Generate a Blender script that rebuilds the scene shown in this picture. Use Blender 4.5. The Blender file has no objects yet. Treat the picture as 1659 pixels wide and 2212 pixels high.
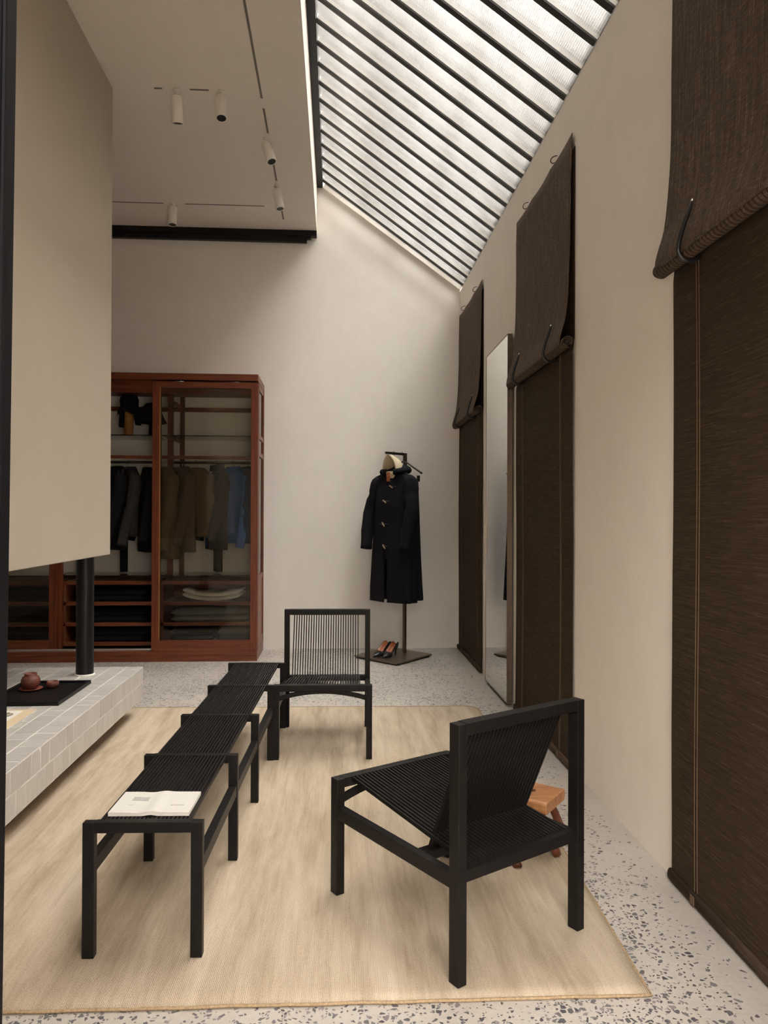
import bpy, bmesh, math, random
from mathutils import Vector, Matrix, noise
random.seed(7)
PI = math.pi
scene = bpy.context.scene
COL = scene.collection

# ------------------------------------------------------------------ camera
F_PX, PITCH, ROLL, YAW, CAM_H = 1636.7, 0.0055, 0.0038, 0.0625, 1.3
cd = bpy.data.cameras.new('camera')
cam = bpy.data.objects.new('camera', cd); COL.objects.link(cam)
cd.sensor_fit = 'HORIZONTAL'; cd.sensor_width = 36.0; cd.lens = 36.0 * F_PX / 1659.0
cd.clip_start = 0.02; cd.clip_end = 200
_f = Vector((math.sin(YAW), math.cos(YAW), 0)); _r = Vector((math.cos(YAW), -math.sin(YAW), 0)); _u = Vector((0, 0, 1))
_f2 = _f * math.cos(PITCH) + _u * math.sin(PITCH); _u2 = -_f * math.sin(PITCH) + _u * math.cos(PITCH)
_r2 = _r * math.cos(ROLL) + _u2 * math.sin(ROLL); _u3 = -_r * math.sin(ROLL) + _u2 * math.cos(ROLL)
cam.matrix_world = Matrix(((_r2.x, _u3.x, -_f2.x, 0), (_r2.y, _u3.y, -_f2.y, 0), (_r2.z, _u3.z, -_f2.z, CAM_H), (0, 0, 0, 1)))
scene.camera = cam

# ------------------------------------------------------------------ sky, exposure
world = bpy.data.worlds.new('overcast_sky'); scene.world = world
world.use_nodes = True
wn = world.node_tree.nodes; wl = world.node_tree.links
bg = wn['Background']
SKY_STRENGTH = 34.0; SKY_COLOR = (1.0, 0.98, 0.95, 1)
# standard overcast sky: three times brighter at the zenith than at the horizon
_tc = wn.new('ShaderNodeTexCoord'); _sx = wn.new('ShaderNodeSeparateXYZ'); wl.new(_tc.outputs['Generated'], _sx.inputs[0])
_cl = wn.new('ShaderNodeClamp'); wl.new(_sx.outputs[2], _cl.inputs[0])
_ma = wn.new('ShaderNodeMath'); _ma.operation = 'MULTIPLY_ADD'; wl.new(_cl.outputs[0], _ma.inputs[0])
_ma.inputs[1].default_value = SKY_STRENGTH * 2 / 3; _ma.inputs[2].default_value = SKY_STRENGTH / 3
bg.inputs['Color'].default_value = SKY_COLOR; wl.new(_ma.outputs[0], bg.inputs['Strength'])
scene.view_settings.view_transform = 'Standard'; scene.view_settings.look = 'None'
scene.view_settings.gamma = 1.0; scene.view_settings.use_curve_mapping = False
scene.view_settings.exposure = 0.0
cy = scene.cycles
cy.use_denoising = True
cy.max_bounces = 12; cy.diffuse_bounces = 8; cy.glossy_bounces = 5; cy.transmission_bounces = 8; cy.transparent_max_bounces = 16
cy.caustics_reflective = False; cy.caustics_refractive = False

# added fill light behind the camera, hung at the lobby ceiling
ld = bpy.data.lights.new('lobby_fill_light', 'AREA'); ld.shape = 'RECTANGLE'; ld.size = 3.0; ld.size_y = 2.4; ld.energy = 520; ld.color = (1.0, 0.955, 0.90)
lo = bpy.data.objects.new('lobby_fill_light', ld); COL.objects.link(lo); lo.location = (0.1, -1.6, 2.98)

# ------------------------------------------------------------------ node helpers
def new_mat(name):
    m = bpy.data.materials.new(name); m.use_nodes = True
    nt = m.node_tree; b = nt.nodes['Principled BSDF']
    return m, nt, b
def ND(nt, t, **kw):
    n = nt.nodes.new(t)
    for k, v in kw.items(): setattr(n, k, v)
    return n
def coords(nt, scale=(1, 1, 1), kind='Object', rot=(0, 0, 0)):
    tc = ND(nt, 'ShaderNodeTexCoord'); mp = ND(nt, 'ShaderNodeMapping')
    nt.links.new(tc.outputs[kind], mp.inputs['Vector'])
    mp.inputs['Scale'].default_value = scale; mp.inputs['Rotation'].default_value = rot
    return mp.outputs['Vector']
def noise_tex(nt, vec, scale, detail=4, rough=0.55, dist=0.0):
    n = ND(nt, 'ShaderNodeTexNoise'); nt.links.new(vec, n.inputs['Vector'])
    n.inputs['Scale'].default_value = scale; n.inputs['Detail'].default_value = detail
    n.inputs['Roughness'].default_value = rough; n.inputs['Distortion'].default_value = dist
    return n.outputs['Fac']
def ramp(nt, fac, stops):
    r = ND(nt, 'ShaderNodeValToRGB'); nt.links.new(fac, r.inputs['Fac'])
    els = r.color_ramp.elements
    while len(els) < len(stops): els.new(0.5)
    for e, (p, c) in zip(els, stops):
        e.position = p; e.color = (*c, 1) if len(c) == 3 else c
    return r.outputs['Color']
def mixc(nt, fac, a, b, mode='MIX'):
    m = ND(nt, 'ShaderNodeMix', data_type='RGBA', blend_type=mode)
    if hasattr(fac, 'node'): nt.links.new(fac, m.inputs['Factor'])
    else: m.inputs['Factor'].default_value = fac
    for s, v in ((6, a), (7, b)):
        if hasattr(v, 'node'): nt.links.new(v, m.inputs[s])
        else: m.inputs[s].default_value = (*v, 1)
    return m.outputs[2]
def math_n(nt, op, a, b=0.0, c=0.0):
    m = ND(nt, 'ShaderNodeMath', operation=op)
    for i, v in enumerate((a, b, c)):
        if hasattr(v, 'node'): nt.links.new(v, m.inputs[i])
        else: m.inputs[i].default_value = v
    return m.outputs[0]
def bump(nt, b, h, strength=0.2, dist=0.01):
    n = ND(nt, 'ShaderNodeBump'); nt.links.new(h, n.inputs['Height'])
    n.inputs['Strength'].default_value = strength; n.inputs['Distance'].default_value = dist
    nt.links.new(n.outputs['Normal'], b.inputs['Normal'])

# ------------------------------------------------------------------ materials
def plaster(name, col, var=0.10, rough=0.9):
    m, nt, b = new_mat(name); v = coords(nt)
    a = noise_tex(nt, v, 1.3, 6, 0.6); c = noise_tex(nt, coords(nt, (1, 1, .55)), 7, 5, 0.65)
    f = math_n(nt, 'MULTIPLY_ADD', c, 0.5, math_n(nt, 'MULTIPLY', a, 0.5))
    lo = tuple(x * (1 - var) for x in col); hi = tuple(min(1, x * (1 + var)) for x in col)
    nt.links.new(ramp(nt, f, [(0.3, lo), (0.7, hi)]), b.inputs['Base Color'])
    b.inputs['Roughness'].default_value = rough
    bump(nt, b, math_n(nt, 'ADD', noise_tex(nt, v, 9, 6, .7), math_n(nt, 'MULTIPLY', noise_tex(nt, v, 90, 3, .6), .35)), 0.14, 0.010)
    return m
def plain(name, col, rough=0.6, metal=0.0, var=0.0, vs=30, bs=0.0, spec=0.5):
    m, nt, b = new_mat(name)
    b.inputs['Roughness'].default_value = rough; b.inputs['Metallic'].default_value = metal
    b.inputs['Specular IOR Level'].default_value = spec
    v = coords(nt)
    n = noise_tex(nt, v, vs, 4, .6)
    lo = tuple(x * (1 - var) for x in col); hi = tuple(min(1, x * (1 + var)) for x in col)
    nt.links.new(ramp(nt, n, [(0.3, lo), (0.7, hi)]), b.inputs['Base Color'])
    if bs: bump(nt, b, n, bs, 0.004)
    return m
def wood(name, dark, light, axis='Z', rough=0.4, scale=1.0):
    m, nt, b = new_mat(name)
    st = {'X': (1.2, 22, 22), 'Y': (22, 1.2, 22), 'Z': (22, 22, 1.2)}[axis]
    v = coords(nt, tuple(s * scale for s in st))
    n = noise_tex(nt, v, 2.2, 6, .62, 0.6)
    nt.links.new(ramp(nt, n, [(0.32, dark), (0.68, light)]), b.inputs['Base Color'])
    b.inputs['Roughness'].default_value = rough
    bump(nt, b, n, 0.06, 0.002)
    return m
def cloth(name, col, var=0.18, weave=900, rough=0.95, sheen=0.0):
    m, nt, b = new_mat(name); v = coords(nt)
    n = noise_tex(nt, v, 14, 4, .6); w = noise_tex(nt, v, weave * .35, 2, .5)
    f = math_n(nt, 'MULTIPLY_ADD', w, 0.6, math_n(nt, 'MULTIPLY', n, 0.4))
    lo = tuple(x * (1 - var) for x in col); hi = tuple(min(1, x * (1 + var)) for x in col)
    nt.links.new(ramp(nt, f, [(0.35, lo), (0.65, hi)]), b.inputs['Base Color'])
    b.inputs['Roughness'].default_value = rough; b.inputs['Specular IOR Level'].default_value = 0.2
    bump(nt, b, w, 0.25, 0.003)
    return m

M = {}
M['wall'] = plaster('limewash_wall_plaster', (0.85, 0.815, 0.765), 0.045)
M['wall_right'] = plaster('limewash_side_plaster', (0.86, 0.805, 0.73), 0.05)
M['hood'] = plaster('hood_plaster', (0.45, 0.392, 0.315), 0.03)
M['ceiling'] = plaster('ceiling_paint', (0.82, 0.775, 0.72), 0.03)
M['black_wood'] = None
M['black_steel'] = plain('black_steel', (0.008, 0.008, 0.0085), 0.36, 0.0, 0.15, spec=.28)
M['dark_steel'] = plain('dark_jamb_steel', (0.004, 0.004, 0.005), 0.5, 0.0, 0.1, spec=.05)
M['white_metal'] = plain('white_powder_coat', (0.86, 0.82, 0.76), 0.5)
M['bar_grey'] = plain('glazing_lit_grey', (0.78, 0.77, 0.75), 0.35)  # kept pale so the bar sides read as lit by the sky
M['bar_black'] = plain('black_glazing_cap', (0.012, 0.011, 0.010), 0.5)
M['bronze'] = plain('brushed_bronze', (0.20, 0.155, 0.115), 0.33, 0.85, 0.12, 60)
M['bronze_dark'] = plain('dark_bronze', (0.06, 0.045, 0.035), 0.4, 0.7, 0.12, 60)
M['iron'] = plain('dark_iron', (0.05, 0.045, 0.04), 0.5, 0.6)
M['chrome'] = plain('chrome', (0.75, 0.75, 0.75), 0.2, 1.0)
M['aperture'] = plain('black_aperture', (0.004, 0.004, 0.004), 0.3)
M['slot'] = plain('track_slot_grey', (0.19, 0.17, 0.15), 0.6)
M['leather'] = plain('black_leather', (0.012, 0.012, 0.014), 0.35, 0, .2, 80)
M['tan_leather'] = plain('tan_leather', (0.42, 0.13, 0.05), 0.45, 0, .15, 60)
M['horn'] = plain('horn_toggle', (0.34, 0.25, 0.17), 0.3, 0, .4, 60)
M['clay'] = plain('red_clay', (0.125, 0.036, 0.022), 0.55, 0, .25, 40, .15)
M['clay_light'] = plain('saucer_clay', (0.19, 0.045, 0.028), 0.5, 0, .2, 40)
M['lacquer'] = plain('black_lacquer', (0.006, 0.0055, 0.0055), 0.4, 0, .1, spec=.22)
M['ochre'] = plain('ochre_wood', (0.30, 0.13, 0.03), 0.5, 0, .2, 20)
M['paper'] = plain('paper', (0.56, 0.545, 0.51), 0.85, 0, .02)
M['page'] = plain('page_edges', (0.66, 0.64, 0.60), 0.9, 0, .06, 200)
M['ink'] = plain('grey_ink', (0.17, 0.165, 0.155), 0.9)
M['print'] = plain('grey_print', (0.36, 0.36, 0.345), 0.9, 0, .25, 140)
M['mahogany'] = wood('red_mahogany_upright', (0.085, 0.014, 0.005), (0.19, 0.042, 0.012), 'Z', .38)
M['mahogany_x'] = wood('red_mahogany_rail', (0.085, 0.016, 0.006), (0.20, 0.050, 0.015), 'X', .38)
M['mahogany_y'] = wood('red_mahogany_side', (0.12, 0.034, 0.016), (0.20, 0.066, 0.03), 'Y', .38)
M['oak'] = wood('stool_pine', (0.30, 0.125, 0.048), (0.50, 0.245, 0.105), 'X', .5, .7)
M['oak_leg'] = wood('stool_leg_wood', (0.075, 0.018, 0.008), (0.15, 0.042, 0.016), 'Z', .4)
M['hanger_wood'] = plain('dark_hanger_wood', (0.018, 0.012, 0.009), 0.4, 0, .2)

m, nt, b = new_mat('black_stained_ash')
v = coords(nt, (3, 3, 3)); g1 = noise_tex(nt, v, 6, 5, .6); g2 = noise_tex(nt, v, 90, 3, .6)
nt.links.new(ramp(nt, g1, [(0.3, (0.0060, 0.0052, 0.0048)), (0.7, (0.0105, 0.0090, 0.0083))]), b.inputs['Base Color'])
b.inputs['Roughness'].default_value = 0.43; b.inputs['Specular IOR Level'].default_value = 0.19
bump(nt, b, g2, 0.08, 0.002); M['black_wood'] = m

# terrazzo: grey cement, dark angular chips in patches
m, nt, b = new_mat('ground_concrete_terrazzo'); v = coords(nt)
base = ramp(nt, noise_tex(nt, v, 2.2, 6, .65), [(0.3, (0.35, 0.318, 0.283)), (0.7, (0.455, 0.42, 0.38))])
fine = noise_tex(nt, v, 60, 4, .7)
base = mixc(nt, 0.25, base, ramp(nt, fine, [(0.3, (0.36, 0.33, 0.29)), (0.7, (0.60, 0.56, 0.50))]))
warp = ND(nt, 'ShaderNodeVectorMath', operation='ADD')
nz = ND(nt, 'ShaderNodeTexNoise'); nt.links.new(v, nz.inputs['Vector']); nz.inputs['Scale'].default_value = 45
vs = ND(nt, 'ShaderNodeVectorMath', operation='SCALE'); nt.links.new(nz.outputs['Color'], vs.inputs[0]); vs.inputs['Scale'].default_value = 0.010
nt.links.new(v, warp.inputs[0]); nt.links.new(vs.outputs[0], warp.inputs[1])
patch = noise_tex(nt, v, 1.7, 3, .55)
edge = ND(nt, 'ShaderNodeSeparateXYZ'); nt.links.new(v, edge.inputs[0])
# ground deeper away from the side wall: fewer chips in the unground margin along it
wallm = math_n(nt, 'SMOOTH_MIN', math_n(nt, 'MULTIPLY', math_n(nt, 'SUBTRACT', 1.20, edge.outputs[0]), 3.2), 1.0, 0.1)
dens = math_n(nt, 'MULTIPLY', math_n(nt, 'MULTIPLY_ADD', patch, 2.0, -0.50), wallm)
near = math_n(nt, 'SUBTRACT', 1.0, math_n(nt, 'SMOOTHSTEP' if False else 'MULTIPLY', math_n(nt, 'SUBTRACT', edge.outputs[1], 1.75), 2.2))
nearc = ND(nt, 'ShaderNodeClamp'); nt.links.new(near, nearc.inputs[0])           # ground down further near the doorway
nearw = math_n(nt, 'MULTIPLY', nearc.outputs[0], math_n(nt, 'MINIMUM', math_n(nt, 'MULTIPLY', math_n(nt, 'SUBTRACT', 1.10, edge.outputs[0]), 2.4), 1.0))
dens = math_n(nt, 'MAXIMUM', dens, math_n(nt, 'MULTIPLY', nearw, 0.85))
for sc_, thr, gap in ((58, 0.58, 0.12), (105, 0.50, 0.13)):
    vo = ND(nt, 'ShaderNodeTexVoronoi', voronoi_dimensions='2D'); ve = ND(nt, 'ShaderNodeTexVoronoi', voronoi_dimensions='2D', feature='DISTANCE_TO_EDGE')
    for q in (vo, ve):
        nt.links.new(warp.outputs[0], q.inputs['Vector']); q.inputs['Scale'].default_value = sc_; q.inputs['Randomness'].default_value = 1
    sep = ND(nt, 'ShaderNodeSeparateColor'); nt.links.new(vo.outputs['Color'], sep.inputs[0])
    keep = math_n(nt, 'LESS_THAN', sep.outputs[0], math_n(nt, 'MULTIPLY', dens, thr))
    inner = math_n(nt, 'GREATER_THAN', ve.outputs['Distance'], math_n(nt, 'MULTIPLY_ADD', sep.outputs[1], 0.16, gap))
    chipcol = ramp(nt, sep.outputs[2], [(0.0, (0.060, 0.057, 0.064)), (0.55, (0.12, 0.112, 0.118)), (1.0, (0.24, 0.22, 0.215))])
    base = mixc(nt, math_n(nt, 'MULTIPLY', keep, inner), base, chipcol)
nt.links.new(base, b.inputs['Base Color']); b.inputs['Roughness'].default_value = 0.52
bump(nt, b, fine, 0.04, 0.002); M['terrazzo'] = m

# hand-knotted jute rug: streaks along the weave (Y)
m, nt, b = new_mat('jute_rug'); v = coords(nt, (1, 1, 1), rot=(0, 0, 0.035))
streak = noise_tex(nt, coords(nt, (7, 0.9, 1), rot=(0, 0, 0.035)), 1.6, 7, .66, .25)
streak2 = noise_tex(nt, coords(nt, (60, 2.2, 1), rot=(0, 0, 0.035)), 1.5, 4, .6)
wv = ND(nt, 'ShaderNodeTexWave', bands_direction='X'); nt.links.new(v, wv.inputs['Vector'])
wv.inputs['Scale'].default_value = 62; wv.inputs['Distortion'].default_value = 2.2; wv.inputs['Detail'].default_value = 2; wv.inputs['Detail Scale'].default_value = 3
knot = noise_tex(nt, coords(nt, (330, 190, 1)), 1.0, 5, .85)
f = math_n(nt, 'MULTIPLY_ADD', streak, 0.42, math_n(nt, 'MULTIPLY_ADD', streak2, 0.12, math_n(nt, 'MULTIPLY', knot, 0.46)))
c = ramp(nt, f, [(0.36, (0.28, 0.212, 0.142)), (0.5, (0.475, 0.388, 0.290)), (0.62, (0.61, 0.52, 0.41))])
c = mixc(nt, math_n(nt, 'MULTIPLY', math_n(nt, 'LESS_THAN', knot, 0.41), 0.45), c, (0.24, 0.155, 0.085))
nt.links.new(c, b.inputs['Base Color']); b.inputs['Roughness'].default_value = 1.0; b.inputs['Specular IOR Level'].default_value = 0.1
bump(nt, b, math_n(nt, 'ADD', math_n(nt, 'MULTIPLY', wv.outputs['Fac'], .6), knot), 0.6, 0.004); M['rug'] = m
M['rug_edge'] = plain('rug_binding', (0.33, 0.235, 0.14), 1.0, 0, .3, 150)

# woven reed blinds
def reed(name, lo, mid, hi, horizontal):
    m, nt, b = new_mat(name)
    if horizontal:
        s1 = noise_tex(nt, coords(nt, (1, 5, 210)), 1.0, 4, .65); s2 = noise_tex(nt, coords(nt, (1, 16, 330)), 1.0, 4, .7)
    else:
        s1 = noise_tex(nt, coords(nt, (1, 150, 5)), 1.0, 4, .65); s2 = noise_tex(nt, coords(nt, (1, 28, 230)), 1.0, 4, .7)
    f = math_n(nt, 'MULTIPLY_ADD', s1, 0.5, math_n(nt, 'MULTIPLY', s2, 0.5))
    nt.links.new(ramp(nt, f, [(0.34, lo), (0.52, mid), (0.68, hi)]), b.inputs['Base Color'])
    b.inputs['Roughness'].default_value = 0.9; b.inputs['Specular IOR Level'].default_value = 0.2
    bump(nt, b, f, 0.7, 0.006)
    return m
M['reed_up'] = reed('dark_woven_blind', (0.036, 0.023, 0.015), (0.098, 0.067, 0.047), (0.25, 0.185, 0.13), False)
M['reed_roll'] = reed_roll = reed('rolled_woven_blind', (0.05, 0.032, 0.02), (0.11, 0.074, 0.05), (0.22, 0.16, 0.11), False)
M['reed_low'] = reed('dark_lower_blind', (0.022, 0.012, 0.006), (0.046, 0.028, 0.015), (0.095, 0.062, 0.036), True)
_nt = reed_roll.node_tree; _b = _nt.nodes['Principled BSDF']; _src = _b.inputs['Base Color'].links[0].from_socket
_w = ND(_nt, 'ShaderNodeTexWave', bands_direction='Y'); _nt.links.new(coords(_nt), _w.inputs['Vector']); _w.inputs['Scale'].default_value = 14; _w.inputs['Distortion'].default_value = 1.2; _w.inputs['Detail'].default_value = 2; _w.inputs['Detail Scale'].default_value = 6
_nt.links.new(mixc(_nt, ramp(_nt, _w.outputs['Fac'], [(0.25, (.75, .75, .75)), (0.55, (0, 0, 0))]), _src, (0.028, 0.018, 0.012)), _b.inputs['Base Color'])
M['stitch'] = plain('tan_stitching', (0.125, 0.08, 0.042), .9)
M['hem'] = reed('blind_hem_cloth', (0.035, 0.022, 0.014), (0.065, 0.042, 0.027), (0.10, 0.07, 0.045), True)

# glazed zellige tile, each tile its own tone
m, nt, b = new_mat('glazed_grey_tile')
oi = ND(nt, 'ShaderNodeObjectInfo'); v = coords(nt)
tone = ramp(nt, oi.outputs['Random'], [(0.0, (0.41, 0.385, 0.36)), (0.5, (0.45, 0.428, 0.405)), (1.0, (0.50, 0.475, 0.445))])
nt.links.new(mixc(nt, 0.35, tone, ramp(nt, noise_tex(nt, v, 24, 5, .6), [(0.3, (0.37, 0.35, 0.325)), (0.7, (0.55, 0.525, 0.49))])), b.inputs['Base Color'])
b.inputs['Roughness'].default_value = 0.34; bump(nt, b, noise_tex(nt, v, 18, 3, .5), 0.22, 0.006); M['tile'] = m
M['grout'] = plain('pale_grout', (0.74, 0.70, 0.64), .95)

# mirror, panes
m, nt, b = new_mat('mirror_silver'); b.inputs['Base Color'].default_value = (0.93, 0.935, 0.92, 1); b.inputs['Metallic'].default_value = 1; b.inputs['Roughness'].default_value = 0.02; M['mirror'] = m
def pane_mat(name, tint, ior=1.45, rough=0.0):
    m = bpy.data.materials.new(name); m.use_nodes = True; nt = m.node_tree; nt.nodes.clear()
    o = ND(nt, 'ShaderNodeOutputMaterial'); tr = ND(nt, 'ShaderNodeBsdfTransparent'); gl = ND(nt, 'ShaderNodeBsdfGlossy'); fr = ND(nt, 'ShaderNodeFresnel'); mx = ND(nt, 'ShaderNodeMixShader')
    tr.inputs['Color'].default_value = (*tint, 1); gl.inputs['Roughness'].default_value = rough; fr.inputs['IOR'].default_value = ior
    nt.links.new(fr.outputs[0], mx.inputs[0]); nt.links.new(tr.outputs[0], mx.inputs[1]); nt.links.new(gl.outputs[0], mx.inputs[2]); nt.links.new(mx.outputs[0], o.inputs['Surface'])
    return m
M['glass'] = pane_mat('cabinet_glass', (0.965, 0.955, 0.915))
M['shelf_glass'] = pane_mat('green_shelf_glass', (0.80, 0.86, 0.78))
# ribbed translucent roof glass
m = bpy.data.materials.new('ribbed_roof_glass'); m.use_nodes = True; nt = m.node_tree; nt.nodes.clear()
o = ND(nt, 'ShaderNodeOutputMaterial'); tr = ND(nt, 'ShaderNodeBsdfTransparent'); tl = ND(nt, 'ShaderNodeBsdfTranslucent'); mx = ND(nt, 'ShaderNodeMixShader'); gl = ND(nt, 'ShaderNodeBsdfGlossy'); mx2 = ND(nt, 'ShaderNodeMixShader')
v = coords(nt)
wv = ND(nt, 'ShaderNodeTexWave', bands_direction='X'); nt.links.new(v, wv.inputs['Vector']); wv.inputs['Scale'].default_value = 34; wv.inputs['Distortion'].default_value = .6
big = noise_tex(nt, coords(nt, (1.0, 1.6, 1)), 1.4, 4, .6); sp = noise_tex(nt, v, 160, 2, .6)
tcol = ramp(nt, math_n(nt, 'MULTIPLY_ADD', wv.outputs['Fac'], .16, math_n(nt, 'MULTIPLY_ADD', sp, .22, math_n(nt, 'MULTIPLY', big, .62))), [(0.36, (0.52, 0.50, 0.47)), (0.50, (0.74, 0.72, 0.695)), (0.64, (0.92, 0.92, 0.91))])
nt.links.new(tcol, tr.inputs['Color']); nt.links.new(tcol, tl.inputs['Color'])
mx.inputs[0].default_value = 0.10; fr = ND(nt, 'ShaderNodeFresnel'); fr.inputs['IOR'].default_value = 1.5; nt.links.new(fr.outputs[0], mx2.inputs[0]); gl.inputs['Roughness'].default_value = .2
nt.links.new(tr.outputs[0], mx.inputs[1]); nt.links.new(tl.outputs[0], mx.inputs[2]); nt.links.new(mx.outputs[0], mx2.inputs[1]); nt.links.new(gl.outputs[0], mx2.inputs[2]); nt.links.new(mx2.outputs[0], o.inputs['Surface'])
M['roof_glass'] = m
M['facade'] = plaster('added_block_render', (0.21, 0.193, 0.177), 0.3)
M['paving'] = plain('outside_paving', (0.25, 0.24, 0.22), .9, 0, .2, 4)

# ------------------------------------------------------------------ geometry helpers
def obj(name, bm, mat, parent=None, smooth=False, world=True, bevel=0.0, seg=2):
    me = bpy.data.meshes.new(name)
    bmesh.ops.recalc_face_normals(bm, faces=bm.faces)
    bm.to_mesh(me); bm.free()
    if mat is not None: me.materials.append(mat)
    if smooth:
        for p in me.polygons: p.use_smooth = True
    o = bpy.data.objects.new(name, me); COL.objects.link(o)
    if parent is not None: attach(o, parent, world)
    if bevel:
        bv = o.modifiers.new('edge', 'BEVEL'); bv.width = bevel; bv.segments = seg; bv.limit_method = 'ANGLE'
    return o
def rootmat(p):
    mm = p.matrix_basis.copy()
    return (rootmat(p.parent) @ p.matrix_parent_inverse @ mm) if p.parent else mm
def attach(o, parent, world=True):
    o.parent = parent
    if world: o.matrix_parent_inverse = rootmat(parent).inverted()
def thing(name, label, cat, loc=(0, 0, 0), rz=0.0, group=None):
    o = bpy.data.objects.new(name, None); COL.objects.link(o)
    o.empty_display_size = .1; o.location = loc; o.rotation_euler = (0, 0, rz)
    o['label'] = label; o['category'] = cat
    if group: o['group'] = group
    return o
def tag(o, label, cat, group=None):
    o['label'] = label; o['category'] = cat
    if group: o['group'] = group
    return o
def struct(o): o['kind'] = 'structure'; return o
def dup_tree(o, parent=None):
    c = o.copy(); COL.objects.link(c)
    if parent is not None: c.parent = parent
    for ch in list(o.children): dup_tree(ch, c)
    return c
def bx(bm, x0, x1, y0, y1, z0, z1):
    vs = [bm.verts.new(p) for p in ((x0, y0, z0), (x1, y0, z0), (x1, y1, z0), (x0, y1, z0), (x0, y0, z1), (x1, y0, z1), (x1, y1, z1), (x0, y1, z1))]
    for f in ((0, 3, 2, 1), (4, 5, 6, 7), (0, 1, 5, 4), (1, 2, 6, 5), (2, 3, 7, 6), (3, 0, 4, 7)): bm.faces.new([vs[i] for i in f])
    return vs
def box(name, x0, x1, y0, y1, z0, z1, mat, parent=None, bevel=0.0, world=True):
    bm = bmesh.new(); bx(bm, x0, x1, y0, y1, z0, z1)
    return obj(name, bm, mat, parent, False, world, bevel)
def bar(bm, p, q, w, t, up=(0, 0, 1)):
    """square bar from p to q; w across, t along 'up'"""
    p = Vector(p); q = Vector(q); d = (q - p).normalized(); s = d.cross(Vector(up)).normalized(); n = s.cross(d).normalized()
    r = []
    for c in (p, q):
        r.append([bm.verts.new(c + s * a * w / 2 + n * e * t / 2) for a, e in ((-1, -1), (1, -1), (1, 1), (-1, 1))])
    for i in range(4): bm.faces.new((r[0][i], r[0][(i + 1) % 4], r[1][(i + 1) % 4], r[1][i]))
    bm.faces.new(r[0][::-1]); bm.faces.new(r[1])
def rings(bm, rs, cap0=True, cap1=True, closed=True):
    R = [[bm.verts.new(p) for p in r] for r in rs]
    n = len(R[0])
    for a, c in zip(R, R[1:]):
        for i in range(n if closed else n - 1): bm.faces.new((a[i], a[(i + 1) % n], c[(i + 1) % n], c[i]))
    if cap0: bm.faces.new(R[0][::-1])
    if cap1: bm.faces.new(R[-1])
    return R
def tube(bm, pts, rad, n=8, flat=1.0, cap=True):
    pts = [Vector(p) for p in pts]; rs = []
    prev = None
    for i, p in enumerate(pts):
        d = (pts[min(i + 1, len(pts) - 1)] - pts[max(i - 1, 0)]).normalized()
        if prev is None:
            a = d.cross(Vector((0, 0, 1))); a = d.cross(Vector((1, 0, 0))) if a.length < 1e-3 else a
        else: a = prev - d * prev.dot(d)
        a.normalize(); prev = a; c = d.cross(a)
        r = rad[i] if isinstance(rad, (list, tuple)) else rad
        rs.append([p + a * math.cos(2 * PI * k / n) * r + c * math.sin(2 * PI * k / n) * r * flat for k in range(n)])
    rings(bm, rs, cap, cap)
def lathe(bm, prof, n=24, c=(0, 0, 0), cap0=True, cap1=True):
    rs = [[(c[0] + r * math.cos(2 * PI * k / n), c[1] + r * math.sin(2 * PI * k / n), c[2] + z) for k in range(n)] for r, z in prof]
    rings(bm, rs, cap0, cap1)
def smoothpath(pts, n=4):
    P = [Vector(p) for p in pts]; out = []
    for i in range(len(P) - 1):
        a, b_, c_, d_ = P[max(i - 1, 0)], P[i], P[i + 1], P[min(i + 2, len(P) - 1)]
        for k in range(n):
            t = k / n
            out.append(0.5 * ((2 * b_) + (c_ - a) * t + (2 * a - 5 * b_ + 4 * c_ - d_) * t * t + (3 * b_ - a - 3 * c_ + d_) * t ** 3))
    out.append(P[-1]); return out
def prism(name, pts, y0, y1, mat, parent=None):
    bm = bmesh.new(); rings(bm, [[(x, y0, z) for x, z in pts], [(x, y1, z) for x, z in pts]])
    return obj(name, bm, mat, parent)

# ------------------------------------------------------------------ room shell
XR, YB, ZC, XE = 1.215, 7.45, 4.075, -0.205        # side wall, back wall, ceiling height, ceiling edge
SX0, SZ0, SX1, SZ1 = 1.213, 3.545, -0.147, 4.522     # skylight line (underside of bars)
YF0, YF1 = 0.42, 0.56                                # front wall with the doorway the picture is taken through
struct(box('floor', -4.2, 1.5, YF0, 7.7, -0.1, 0, M['terrazzo']))
struct(prism('wall_back', [(-4.2, 0), (1.45, 0), (1.45, SZ0 - .12), (SX0, SZ0), (SX1, SZ1), (-4.2, SZ1)], YB, YB + .2, M['wall']))
struct(box('wall_right', XR, XR + .25, YF0, YB, 0, SZ0 - .01, M['wall_right']))
struct(box('wall_left', -4.2, -4.0, YF0, YB, 0, SZ1, M['wall']))
ceil = struct(box('ceiling', -4.0, XE, YF1, YB, ZC, ZC + .12, M['ceiling']))
struct(box('trim_1', XE - .12, XE, YF1, YB, ZC + .12, 4.85, M['ceiling']))      # plaster upstand beside the skylight
beam = struct(box('trim_2', XE, SX1, YF1, YB, SZ1, 4.86, M['black_steel']))          # black steel beam along the skylight head
struct(box('roof', -4.2, XE - .12, YF0, YB + .2, 4.6, 4.75, M['ceiling']))
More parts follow.
